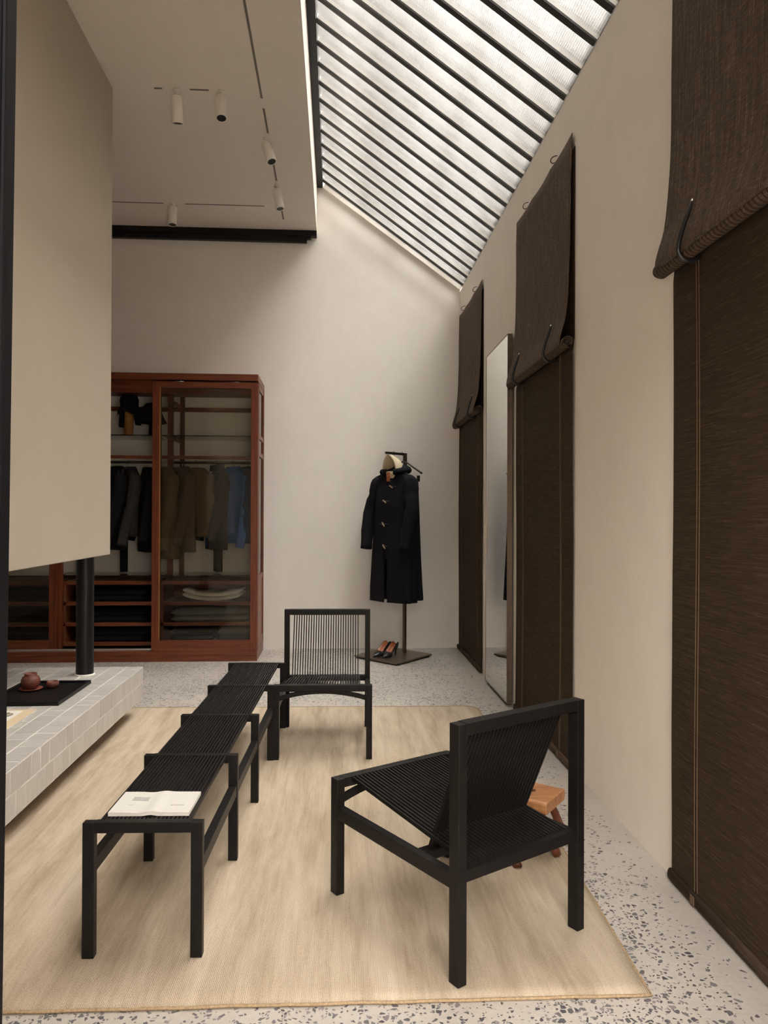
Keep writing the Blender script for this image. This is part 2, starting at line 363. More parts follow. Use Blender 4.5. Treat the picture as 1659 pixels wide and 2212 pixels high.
# front wall and doorway
DX0, DX1, DH, GX0 = -0.25, 1.02, 2.45, -0.25
bm = bmesh.new(); bx(bm, -4.2, GX0, YF0, YF1, 0, SZ1); bx(bm, DX1, 2.4, YF0, YF1, 0, SZ0); bx(bm, GX0, DX1, YF0, YF1, DH, SZ0)
rings(bm, [[(x, y, z) for x, z in ((GX0, SZ0), (SX0, SZ0), (SX1, SZ1), (GX0, SZ1))] for y in (YF0, YF1)])
struct(obj('wall_front', bm, M['wall']))
dr = bpy.data.objects.new('door_1', None); COL.objects.link(dr); dr.location = (DX0, YF0, 0); struct(dr)
JX = -0.2184
box('door_jamb', DX0, JX, 0.483, 0.500, 0, DH, M['dark_steel'], dr, .002)
box('door_jamb', DX0, JX + .0015, 0.42, 0.475, 0, DH, M['dark_steel'], dr, .002)
box('jamb_groove', DX0, JX - .005, 0.474, 0.484, 0, DH, M['black_steel'], dr)
box('door_jamb', DX1 - .04, DX1, 0.42, 0.500, 0, DH, M['dark_steel'], dr, .002)
box('door_head', JX, DX1 - .04, 0.42, 0.500, DH - .05, DH, M['dark_steel'], dr, .002)
dr.rotation_euler.y = .0076          # the jamb stands a touch out of plumb
# lobby around the camera, added to keep daylight out of the doorway
struct(box('floor_added_lobby', -2.2, 2.4, -3.6, YF0, -.1, 0, M['terrazzo']))
struct(box('ceiling_added_lobby', -2.2, 2.4, -3.6, YF0, 3.0, 3.1, M['ceiling']))
struct(box('wall_added_lobby_left', -2.3, -2.2, -3.6, YF0, 0, 3.1, M['wall']))
struct(box('wall_added_lobby_right', 2.4, 2.5, -3.6, YF0, 0, 3.1, M['wall']))
struct(box('wall_added_lobby_back', -2.2, 2.4, -3.7, -3.6, 0, 3.1, M['wall']))

# ------------------------------------------------------------------ skylight
sky = bpy.data.objects.new('window_1', None); COL.objects.link(sky); sky.location = (SX0, YB, SZ0); struct(sky)
slope = Vector((SX1 - SX0, 0, SZ1 - SZ0)); nrm = Vector((-(SZ1 - SZ0), 0, SX1 - SX0)).normalized()
nrm = nrm if nrm.z > 0 else -nrm
def slab(bm, y0, y1, o0, o1, ext=0.0):
    e = slope.normalized() * ext
    A = Vector((SX0, 0, SZ0)) - e; B_ = Vector((SX1, 0, SZ1)) + e
    rs = []
    for y in (y0, y1):
        rs.append([(q.x, y, q.z) for q in (A + nrm * o0, B_ + nrm * o0, B_ + nrm * o1, A + nrm * o1)])
    rings(bm, rs)
bars_y = [7.054 - .2359 * k for k in range(-1, 22)]
cap_me = bar_me = pane_me = None
for i, y in enumerate(bars_y):
    if i == 0:
        bm = bmesh.new(); slab(bm, -.0215, .0215, 0, .010); cap = obj('bar_cap', bm, M['bar_black'], sky)
        bm = bmesh.new(); slab(bm, -.0225, .0225, .010, .036); web = obj('glazing_bar', bm, M['bar_grey'], sky)
        bm = bmesh.new(); slab(bm, -.2134, -.0225, .030, .036, .03); pane = obj('pane', bm, M['roof_glass'], sky)
    else:
        cap = cap.copy(); web = web.copy(); COL.objects.link(cap); COL.objects.link(web)
        if i < len(bars_y) - 1: pane = pane.copy(); COL.objects.link(pane); pane.location.y = y
    cap.location.y = web.location.y = y
    if i == 0: pane.location.y = y
bm = bmesh.new(); slab(bm, bars_y[0] + .0225, YB - .03, .030, .036, .03); obj('pane', bm, M['roof_glass'], sky)
box('skylight_frame', SX0 + .02, SX0 + .2, YF1, YB, SZ0 - .02, SZ0 + .085, M['bar_grey'], sky)
box('skylight_frame', SX1 - .03, SX1, YF1, YB, SZ1 + .05, SZ1 + .16, M['black_steel'], sky)
bm = bmesh.new(); slab(bm, YB - .03, YB, -.006, .06); struct(obj('trim_3', bm, M['white_metal']))
# black curtain rail in two steps where the ceiling meets the back wall
rl = struct(box('trim_4', -4.0, XE, YB - .07, YB, ZC - .05, ZC, M['black_steel']))
box('rail_step', -4.0, -.30, YB - .05, YB, ZC - .105, ZC - .05, M['black_steel'], rl)
box('rail_step', -.30, -.26, YB - .05, YB, ZC - .072, ZC - .05, M['black_steel'], rl)
struct(prism('roof_near_blocker', [(SX0, SZ0), (SX0 + .2, SZ0 + .1), (SX1, SZ1 + .1), (SX1, SZ1)], YF0, bars_y[-1] - .02, M['ceiling']))  # solid roof out of view, closed to darken the near end
# recessed lighting track
def slot(x0, x1, y0, y1): box('track_slot', x0, x1, y0, y1, ZC - .0025, ZC + .002, M['slot'], ceil)
for y0, y1 in ((1.2, 5.06), (5.19, 5.52), (6.0, 6.30), (6.75, 7.12)): slot(-.515, -.501, y0, y1)
for x0, x1, y in ((-1.194, -1.143, 4.99), (-.965, -.844, 4.99), (-3.6, -1.546, 6.83), (-1.358, -.658, 6.83)): slot(x0, x1, y - .007, y + .007)
def spot(x, y, aim, label):
    t = thing('spotlight', label, 'spotlight', (x, y, ZC), 0, 'white ceiling spotlights')
    bm = bmesh.new(); lathe(bm, [(.022, 0), (.022, -.012), (.012, -.014), (.012, -.045)], 16); obj('mount', bm, M['white_metal'], t, True, False)
    d = Vector(aim).normalized(); p = Vector((0, 0, -.04))
    q = Vector((0, 0, 1)).rotation_difference(-d).to_matrix().to_4x4()
    bm = bmesh.new(); lathe(bm, [(.0, .002), (.034, .0), (.037, -.004), (.037, -.165), (.0345, -.168), (.031, -.168), (.029, -.15)], 28, cap0=False, cap1=False)
    bmesh.ops.transform(bm, matrix=Matrix.Translation(p) @ q, verts=bm.verts); o_ = obj('spot_body', bm, M['white_metal'], t, True, False)
    bm = bmesh.new(); lathe(bm, [(.0305, -.135), (.0305, -.164)], 28); bmesh.ops.transform(bm, matrix=Matrix.Translation(p) @ q, verts=bm.verts)
    obj('lens', bm, M['aperture'], t, False, False)
spot(-1.051, 5.0, (0, .22, -1), 'white spotlight left of the pair on the short ceiling track')
spot(-.765, 5.0, (.06, -.28, -1), 'white spotlight right of the pair on the short track, black opening showing')
spot(-.529, 5.60, (.30, -.30, -1), 'tilted white spotlight on the long track by the skylight, nearer one')
spot(-.513, 6.40, (.18, -.12, -1), 'tilted white spotlight on the long track by the skylight, farther one')
spot(-1.463, 6.82, (.02, -.16, -1), 'white spotlight on the far cross track above the cabinet')

# house blurred through the roof glass, added and raised to cover bright sky
nb = thing('added_building', 'rendered house wall blurred beyond the roof glass, added to dim the sky', 'building', (6, 22, 0))
box('facade', -9, 22, 20.0, 24, 0, 17.0, M['facade'], nb)
box('parapet', -9.1, 22.1, 19.9, 24.1, 17.0, 17.3, M['facade'], nb)

nb2 = thing('added_building', 'added rendered block beyond the right-hand wall, shading the skylight', 'building', (9, 5, 0))  # added to block sky light coming from the right
box('facade', 6.0, 12.0, -14.0, 17.5, 0, 10.2, M['facade'], nb2)
box('parapet', 5.9, 12.1, -14.1, 17.6, 10.2, 10.5, M['facade'], nb2)

struct(box('sky_blocker_front', -6.0, 6.0, -9.0, YF0 - .05, 3.1, 6.8, M['facade']))      # unseen block added over the lobby to cut low sky light

# ------------------------------------------------------------------ hood, hearth, column
t = thing('fireplace_hood', 'tall plain beige plaster fireplace hood hanging over the tiled hearth', 'fireplace hood', (-2.2, 3.9, 1.045))
box('hood_shell', -2.95, -1.463, 2.7, 5.013, 1.045, ZC - .001, M['hood'], t, .004)
HZ0, HZ1, HX1, HX0, HY0, HY1 = .122, .32, -1.245, -2.845, 2.7, 5.0
t = thing('hearth', 'low floating hearth bench clad in grey square glazed tiles', 'hearth', (-2.0, 3.9, 0))
box('hearth_core', HX0, HX1 - .0012, HY0, HY1 - .0012, HZ0, HZ1 - .0012, M['grout'], t)
box('recessed_plinth', -2.6, -1.75, HY0 + .3, HY1 - .4, 0, HZ0, M['black_steel'], t)
def tile_mesh():
    bm = bmesh.new(); bx(bm, -.0487, .0487, -.0487, .0487, -.008, .001)
    bmesh.ops.bevel(bm, geom=[e for e in bm.edges if all(v.co.z > 0 for v in e.verts)], offset=.0022, segments=1, affect='EDGES')
    return bm
tile0 = obj('tile', tile_mesh(), M['tile'], t, False, True); first = True
def put_tile(loc, rot):
    global first
    o = tile0 if first else tile0.copy()
    if not first: COL.objects.link(o)
    first = False
    o.location = loc; o.rotation_euler = rot
j = lambda a: random.uniform(-a, a)
for iy in range(23):
    for ix in range(10):
        put_tile((HX1 - .05 - ix * .1, HY1 - .05 - iy * .1, HZ1 - .001 + j(.0006)), (j(.010), j(.010), random.choice((0, PI / 2, PI))))
    for iz in range(2):
        put_tile((HX1 - .001 + j(.0006), HY1 - .05 - iy * .1 - (.05 if iz and iy < 22 else 0), HZ1 - .0495 - iz * .0985), (j(.01), PI / 2 + j(.010), 0))
put_tile((HX1 - .001, HY1 - .0255, HZ1 - .148), (0, PI / 2, 0))
_half = [o for o in t.children if o.name.startswith('tile')][-1]; _half.scale.y = .5
bm = bmesh.new()
for iy in range(23):
    for ix in range(10, 16):
        bx(bm, HX1 - .0987 - ix * .1, HX1 - .0013 - ix * .1, HY1 - .0987 - iy * .1, HY1 - .0013 - iy * .1, HZ1 - .007, HZ1)
for ix in range(16):
    for iz in range(2): bx(bm, HX1 - .0987 - ix * .1, HX1 - .0013 - ix * .1, HY1 - .007, HY1, HZ1 - .098 - iz * .0985, HZ1 - .001 - iz * .0985)
o = obj('tile_field', bm, M['tile'], t); o['kind'] = 'stuff'
t = thing('flue_column', 'black round steel column between the tiled hearth and the hood', 'column', (-1.54, 4.765, HZ1))
bm = bmesh.new(); lathe(bm, [(.052, .001), (.052, 1.045 - HZ1 - .001)], 40); obj('column_shaft', bm, M['black_steel'], t, False, False)
bm = bmesh.new(); lathe(bm, [(.059, .0005), (.059, .006), (.053, .008)], 40); obj('base_collar', bm, M['white_metal'], t, False, False)

# ------------------------------------------------------------------ rug
bm = bmesh.new()
A, B_, C_, D_ = Vector((-1.60, 2.045, 0)), Vector((.857, 2.010, 0)), Vector((.962, 5.128, 0)), Vector((-1.60, 5.205, 0))
NU, NV = 60, 70; RT = .011
G = []
for jv in range(NV + 1):
    row = []
    for iu in range(NU + 1):
        u, w = iu / NU, jv / NV
        p = (A * (1 - u) + B_ * u) * (1 - w) + (D_ * (1 - u) + C_ * u) * w
        e = .004 * noise.noise(p * 9)
        if iu in (0, NU): p.x += e
        if jv in (0, NV): p.y += e
        if iu >= NU - 1 and jv >= NV - 1: p -= Vector((.03, .03, 0)) * (.9 if (iu == NU and jv == NV) else .25)   # worn, rounded far corner
        p.z = RT - .0005 + .0006 * noise.noise(p * 6) - (.004 if iu in (0, NU) or jv in (0, NV) else 0)
        row.append(p)
    G.append(row)
V = [[bm.verts.new(p) for p in r] for r in G]
for r, s in zip(V, V[1:]):
    for i in range(NU): bm.faces.new((r[i], r[i + 1], s[i + 1], s[i]))
edge_loop = V[0] + [V[k][NU] for k in range(1, NV + 1)] + V[NV][-2::-1] + [V[k][0] for k in range(NV - 1, 0, -1)]
low = [bm.verts.new((v_.co.x, v_.co.y, .001)) for v_ in edge_loop]
n_ = len(low)
for i in range(n_): bm.faces.new((edge_loop[i], low[i], low[(i + 1) % n_], edge_loop[(i + 1) % n_]))
border = [v_.co.copy() for v_ in edge_loop]
t = thing('rug', 'large beige jute rug with soft lengthwise streaks under the black chairs', 'rug', (-.3, 3.6, 0))
obj('rug_field', bm, M['rug'], t, True)
bm = bmesh.new(); tube(bm, [(p.x, p.y, .0055) for p in border] + [(border[0].x, border[0].y, .0048)], .0042, 6)
obj('binding', bm, M['rug_edge'], t, True)
RZ = RT

# ------------------------------------------------------------------ black slatted chairs
CW, CD, CHB, CHF = .523, .660, .729, .4043
def make_chair(label):
    """local: x across, y from the rear face (0) to the front face (CD), z from the floor"""
    t = thing('slatted_chair', label, 'chair', (0, 0, RZ), 0, 'black slatted lounge chairs')
    h = CW / 2; s, dp = .031, .040; z = lambda a: a - RZ
    for sx in (-1, 1):
        a, c_ = sorted((sx * h, sx * (h - s)))
        box('rear_post', a, c_, 0, dp, 0, z(CHB) - .0008, M['black_wood'], t, .0018, False)
        box('front_leg', a, c_, CD - dp, CD, 0, z(CHF) - .0008, M['black_wood'], t, .0018, False)
        a2, c2 = sorted((sx * (h - .001), sx * (h - .029)))
        box('side_stretcher', a2, c2, dp, CD - dp, z(.270), z(.312), M['black_wood'], t, .0018, False)
    box('top_rail', -h + s, h - s, 0.0005, dp, z(CHB) - .034, z(CHB), M['black_wood'], t, .0015, False)
    box('front_rail', -h + s, h - s, CD - .036, CD - .0005, z(CHF) - .033, z(CHF), M['black_wood'], t, .0015, False)
    box('seat_rail', -h + s, h - s, .001, .034, z(.292), z(.326), M['black_wood'], t, .0015, False)
    box('lower_rail', -h + .029, h - .029, .196, .236, z(.272), z(.300), M['black_wood'], t, .0015, False)
    bm = bmesh.new(); rs = []
    for k in range(15):
        u = -1 + 2 * k / 14; x = u * (h - s); zz = z(.331 + .036 * (1 - u * u))
        rs.append([(x, CD - .034, zz - .011), (x, CD - .012, zz - .011), (x, CD - .012, zz + .011), (x, CD - .034, zz + .011)])
    rings(bm, rs); obj('arched_rail', bm, M['black_wood'], t, False, False, .001)
    n = 28; x0, x1 = -h + .067, h - .055
    bm = bmesh.new(); bar(bm, (0, CD - .034, z(CHF) - .0085), (0, .030, z(.3225)), .0068, .013); ss = obj('seat_slat', bm, M['black_wood'], t, False, False, .0008)
    bm = bmesh.new()
    # back slats: over the front of the top rail, through the seat plane to the lower rail
    pth = [(0, dp + .003, z(CHB) - .003), (0, dp + .004, z(CHB) - .040), (0, .196, z(.348)), (0, .2195, z(.290))]
    for p, q in zip(pth, pth[1:]): bar(bm, p, q, .0060, .010, (0, 1, .3))
    bs = obj('back_slat', bm, M['black_wood'], t, False, False)
    for k in range(n):
        x = x0 + (x1 - x0) * k / (n - 1)
        for o_, off in ((ss, 0), (bs, .0072)):
            if k == 0: o_.location.x = x + off
            elif not (o_ is bs and k == n - 1):
                c2 = o_.copy(); COL.objects.link(c2); c2.location.x = x + off
    return t
ch = make_chair('black slatted lounge chair nearest the camera, seen from behind, wooden stool beside it')
a1 = .562; ch.location = (.3361 + CW / 2 * math.cos(a1), 2.0557 + CW / 2 * math.sin(a1), RZ); ch.rotation_euler.z = a1
ch2 = dup_tree(ch)
ch2['label'] = 'black slatted lounge chair facing the camera at the far end of the bench'
a2 = -.025
ch2.location = (-.3304 + CW / 2 * math.cos(a2) - CD * math.sin(a2), 4.0306 + CW / 2 * math.sin(a2) + CD * math.cos(a2), RZ); ch2.rotation_euler.z = a2 + PI

# ------------------------------------------------------------------ bench
BA = -.034
t = thing('slatted_bench', 'long low black slatted bench with five leg frames on the rug', 'bench', (-.7335, 2.2555, RZ), BA)
BW, BH = .347, .4055 - RZ
fr = [0, .6215, 1.192, 1.782, 2.39]
for v0 in fr:
    for u0 in (0, BW - .034): box('leg', u0, u0 + .034, v0, v0 + .028, 0, BH - .0008, M['black_wood'], t, .0016, False)
    box('top_rail', .034, BW - .034, v0 + .0005, v0 + .0275, BH - .031, BH, M['black_wood'], t, .0014, False)
for u0 in (.003, BW - .031):
    for p, q in zip(fr, fr[1:]): box('side_stretcher', u0, u0 + .028, p + .028, q, .252 - RZ, .292 - RZ, M['black_wood'], t, .0016, False)
NS = 22
for seg in range(4):
    v0, v1 = fr[seg] + .0275, fr[seg + 1] + .0005
    box_ = None
    for k in range(NS):
        u = .046 + (.302 - .046) * k / (NS - 1)
        if k == 0: sl = box('slat', -.0034, .0034, v0, v1, BH - .0145, BH - .0012, M['black_wood'], t, .0008, False)
        else: sl = sl.copy(); COL.objects.link(sl)
        sl.location.x = u

# book lying open, face down, on the bench
bk = thing('open_book', 'white softcover book lying open face down on the near bench end', 'book', (-.7335, 2.2555, .4053), BA)
U0, U1, V0, V1 = .058, .297, .046, .217
def book_z(u):
    s_ = (u - U0) / (U1 - U0)
    return .0115 + .0035 * math.exp(-((s_ - .52) / .10) ** 2) - .0022 * math.exp(-((s_ - .40) / .12) ** 2) - .0015 * max(0, s_ - .7)
bm = bmesh.new(); rs = []
for k in range(41):
    u = U0 + (U1 - U0) * k / 40; zt = book_z(u); zb = max(0.0002, .0035 * math.exp(-(((u - U0) / (U1 - U0) - .52) / .07) ** 2))
    rs.append([(u, V0 + .0015, zb), (u, V1 - .0015, zb), (u, V1 - .0015, zt - .001), (u, V0 + .0015, zt - .001)])
rings(bm, rs); obj('pages', bm, M['page'], bk, False, False)
bm = bmesh.new(); rs = []
for k in range(41):
    u = U0 + (U1 - U0) * k / 40; zt = book_z(u)
    rs.append([(u, V0, zt - .001), (u, V1, zt - .001), (u, V1, zt), (u, V0, zt)])
rings(bm, rs); obj('cover', bm, M['paper'], bk, False, False)
def on_cover(name, u0, u1, v0, v1, mat):
    bm = bmesh.new(); rs = []
    for k in range(9):
        u = u0 + (u1 - u0) * k / 8; zt = book_z(u) + .0001
        rs.append([(u, v0, zt), (u, v1, zt), (u, v1, zt + .0002), (u, v0, zt + .0002)])
    rings(bm, rs); return obj(name, bm, mat, bk, False, False)
on_cover('cover_picture', .100, .150, .142, .172, M['print'])
on_cover('caption_line', .098, .118, .1055, .1075, M['print'])
fc = bpy.data.curves.new('title_lettering', 'FONT'); fc.body = 'ANOUK'; fc.size = .0098; fc.extrude = .0001; fc.space_character = 1.25; fc.align_x = 'CENTER'
_tmp = bpy.data.objects.new('lettering_source', fc); COL.objects.link(_tmp)
_me = bpy.data.meshes.new_from_object(_tmp.evaluated_get(bpy.context.evaluated_depsgraph_get())); bpy.data.objects.remove(_tmp)
_me.materials.clear(); _me.materials.append(M['ink'])
fo = bpy.data.objects.new('title_lettering', _me); COL.objects.link(fo); fo.parent = bk
fo.location = (.249, .101, book_z(.249) + .0003)

# ------------------------------------------------------------------ stool
sa = math.atan2(2.97 - 2.80, .915 - .79)
t = thing('wooden_stool', 'small rough orange-brown wooden stool behind the near black chair', 'stool', (.7, 2.95, 0), 0)
cn = Vector((.79, 2.805, 0)); ex = Vector((math.cos(sa), math.sin(sa), 0)); ey = Vector((-ex.y, ex.x, 0)); SW, SL, SZ = .205, .30, .222
bm = bmesh.new(); rs = []
for k in range(9):
    q = k / 8; ww = .006 * math.sin(q * 5 + 1)
    r = []
    for (a_, z_) in ((.006, SZ - .046), (SW - .006, SZ - .046), (SW + ww, SZ - .03), (SW + ww, SZ - .010), (SW - .010 + ww, SZ), (SW / 2, SZ - .004), (.010, SZ), (0, SZ - .008), (0, SZ - .03)):
        p = cn + ex * a_ + ey * (q * SL); r.append((p.x, p.y, z_ + .003 * math.sin(q * 7 + a_ * 20)))
    rs.append(r)
rings(bm, rs); obj('seat', bm, M['oak'], t, False, True, .004)
def leg(a_, q_, foot, zf):
    top = cn + ex * a_ + ey * q_; top.z = SZ - .045
    f_ = Vector((foot[0], foot[1], zf)); d = f_ - top
    bm = bmesh.new(); tube(bm, [top, top + d * .5, top + d * .9, f_], [.014, .017, .017, .0155], 10); obj('leg', bm, M['oak_leg'], t, True)
leg(.05, .05, (.842, 2.835), RZ + .004); leg(.04, .24, (.671, 2.752), RZ + .004); leg(.165, .05, (.93, 3.03), .001); leg(.165, .25, (.60, 3.13), RZ + .004)
bm = bmesh.new(); lathe(bm, [(.011, 0), (.011, .0012)], 14, (cn.x + ex.x * .12 + ey.x * .10, cn.y + ex.y * .12 + ey.y * .10, SZ - .0035)); obj('knot', bm, M['oak_leg'], t)

# ------------------------------------------------------------------ blinds
def blind(y0, y1, label, seed):
    """y0 near edge, y1 far edge"""
    t = thing('roll_blind', label, 'blind', (XR, (y0 + y1) / 2, 0), 0, 'dark woven roll blinds on the right wall')
    ZT, ZR, RR, XC = 3.275, 2.192, .033, 1.168
    rnd = random.Random(seed)
    # lower panel hanging behind to the floor
    bm = bmesh.new(); rs = []
    for k in range(40):
        z = .030 + (3.20 - .030) * k / 39
        ya = y0 - .012 + .006 * noise.noise(Vector((seed, z * 2.1, 1))); yb = y1 + .006 * noise.noise(Vector((seed, z * 2.3, 5)))
        xo = 1.205 - .006 * math.sin(z * 1.3 + seed) ** 2 if z < 2.2 else 1.210
        rs.append([(xo, ya, z), (xo, yb, z), (xo + .003, yb, z), (xo + .003, ya, z)])
    rings(bm, rs); obj('lower_panel', bm, M['reed_low'], t, False)
    bm = bmesh.new(); tube(bm, [(1.197, y0 - .016, .026), (1.197, y1 + .004, .026)], .0115, 12, 1.9); obj('hem_bar', bm, M['hem'], t, True)
    for fq in (.155, .84):
        yy = y1 - (y1 - y0) * fq
        for d in (-.009, .009): 
            bm = bmesh.new(); pts = []
            for k in range(24):
                z = .05 + 2.12 * k / 23
                pts.append((1.2035 - .006 * math.sin(z * 1.3 + seed) ** 2, yy + d + .002 * math.sin(z * 3 + seed), z))
            tube(bm, pts, .0016, 4); obj('stitching', bm, M['stitch'], t)
        bm = bmesh.new(); bx(bm, 1.183, 1.1856, yy - .013, yy + .013, .012, .042); obj('hem_tab', bm, M['stitch'], t)
    # upper sheet: hung from hooks, bellying out over the roll
    prof = [(1.200, ZT), (1.195, 3.05), (1.1925, 2.80), (1.188, 2.60), (1.180, 2.44), (1.168, 2.33), (1.148, 2.26), (1.137, 2.22), (XC - RR - .0015, ZR)]
    for a_ in (12, 24): prof.append((XC - (RR + .0015) * math.cos(math.radians(a_)), ZR - (RR + .0015) * math.sin(math.radians(a_))))
    pp = smoothpath([(x, 0, z) for x, z in prof], 3)
    bm = bmesh.new(); NUu = 24; V = []
    for k, p in enumerate(pp):
        row = []
        for i in range(NUu + 1):
            u = i / NUu; y = y0 + (y1 - y0) * u; z = p.z; x = p.x
            if i in (0, NUu): y += .007 * noise.noise(Vector((seed * 3 + i, z * 4, 2)))
            top = max(0, 1 - k / 8)
            z += -.014 * top * (math.sin(u * PI * 1.0) ** 2) * .6 - .010 * top * (abs(math.sin(u * PI * 3)))
            x += -.004 * math.sin(u * 9 + seed) * max(0, min(1, (ZT - z) / .4)) * max(0, min(1, (z - 2.25) / .3))
            row.append(bm.verts.new((min(x, 1.209), y, z)))
        V.append(row)
    for r, s_ in zip(V, V[1:]):
        for i in range(NUu): bm.faces.new((r[i], r[i + 1], s_[i + 1], s_[i]))
    o = obj('upper_sheet', bm, M['reed_up'], t, True)
    sd = o.modifiers.new('thick', 'SOLIDIFY'); sd.thickness = .003; sd.offset = 1
    # the roll: a wound spiral, open at both ends, on a pole
    bm = bmesh.new(); turns = 2.6; K = 64; pr = []
    for k in range(K + 1):
        q = k / K; r = .015 + (RR - .015) * q; a_ = -2.2 + 2 * PI * turns * q
        pr.append((XC + r * math.cos(a_), ZR + r * math.sin(a_)))
    ya, yb = y0 - .028, y1 + .03
    R0 = []; NL = 16
    for i in range(NL + 1):
        y = ya + (yb - ya) * i / NL
        R0.append([bm.verts.new((x, y + (.004 * math.sin(k * .7) if i in (0, NL) else 0), z)) for k, (x, z) in enumerate(pr)])
    for r, s_ in zip(R0, R0[1:]):
        for k in range(K): bm.faces.new((r[k], r[k + 1], s_[k + 1], s_[k]))
    o = obj('roll', bm, M['reed_roll'], t, True); sd = o.modifiers.new('thick', 'SOLIDIFY'); sd.thickness = .0022
    bm = bmesh.new(); tube(bm, [(XC, ya + .002, ZR), (XC, yb - .002, ZR)], .012, 14); obj('pole', bm, M['iron'], t, True)
    for n in range(2):
        yy = y1 - (y1 - y0) * (.17 if n == 0 else .77)
        pts = [(1.170, yy - .012, ZR + .150), (1.160, yy - .010, ZR + .125), (1.145, yy - .004, ZR + .085), (1.1345, yy, ZR + .045), (1.1275, yy + .003, ZR)]
        for a_ in (30, 60, 90, 120, 150): pts.append((XC - .0405 * math.cos(math.radians(a_)), yy + .004, ZR - .0405 * math.sin(math.radians(a_))))
        bm = bmesh.new(); tube(bm, smoothpath(pts, 3), .0045, 8, 1.7); st = obj('strap', bm, M['leather'], t, True)
        bm = bmesh.new(); lathe(bm, [(.004, 0), (.006, .004), (.004, .009), (.0, .010)], 10, (1.168, yy - .012, ZR + .150)); obj('strap_stud', bm, M['chrome'], st, True)
        yh = y1 - (y1 - y0) * (.22 if n == 0 else .74)
        pts = [(1.214, yh, ZT + .030), (1.196, yh, ZT + .026), (1.180, yh, ZT + .012), (1.178, yh, ZT - .004), (1.188, yh, ZT - .014), (1.199, yh, ZT - .008)]
        bm = bmesh.new(); tube(bm, smoothpath(pts, 3), .0028, 6); obj('hook', bm, M['iron'], t, True)
    return t
blind(1.43, 2.645, 'dark brown woven roll blind nearest the camera, cut by the right edge', 1)
blind(3.815, 5.020, 'middle dark brown woven roll blind, between the mirror and the camera', 2)
blind(6.235, 7.400, 'farthest dark brown woven roll blind in the corner past the mirror', 3)

# ------------------------------------------------------------------ mirror
t = thing('wall_mirror', 'tall thin-framed mirror standing flat against the right wall between two blinds', 'mirror', (1.19, 5.5, 0))
MX0, MY0, MY1, MZ0, MZ1 = 1.170, 5.128, 5.895, .018, 2.556
box('mirror_glass', MX0, MX0 + .004, MY0 + .006, MY1 - .006, MZ0 + .006, MZ1 - .006, M['mirror'], t)
for n, (a_, c_, e_, g_) in dict(l=(MY0, MY0 + .006, MZ0, MZ1), r=(MY1 - .006, MY1, MZ0, MZ1), b=(MY0 + .006, MY1 - .006, MZ0, MZ0 + .006), t=(MY0 + .006, MY1 - .006, MZ1 - .006, MZ1)).items():
    box('mirror_frame', MX0 - .002, 1.203, a_, c_, e_, g_, M['bronze'], t)
box('backing', MX0 + .005, 1.214, MY0 + .05, MY1 - .05, 0.0, MZ1 - .05, M['iron'], t)
t.rotation_euler.z = -.004

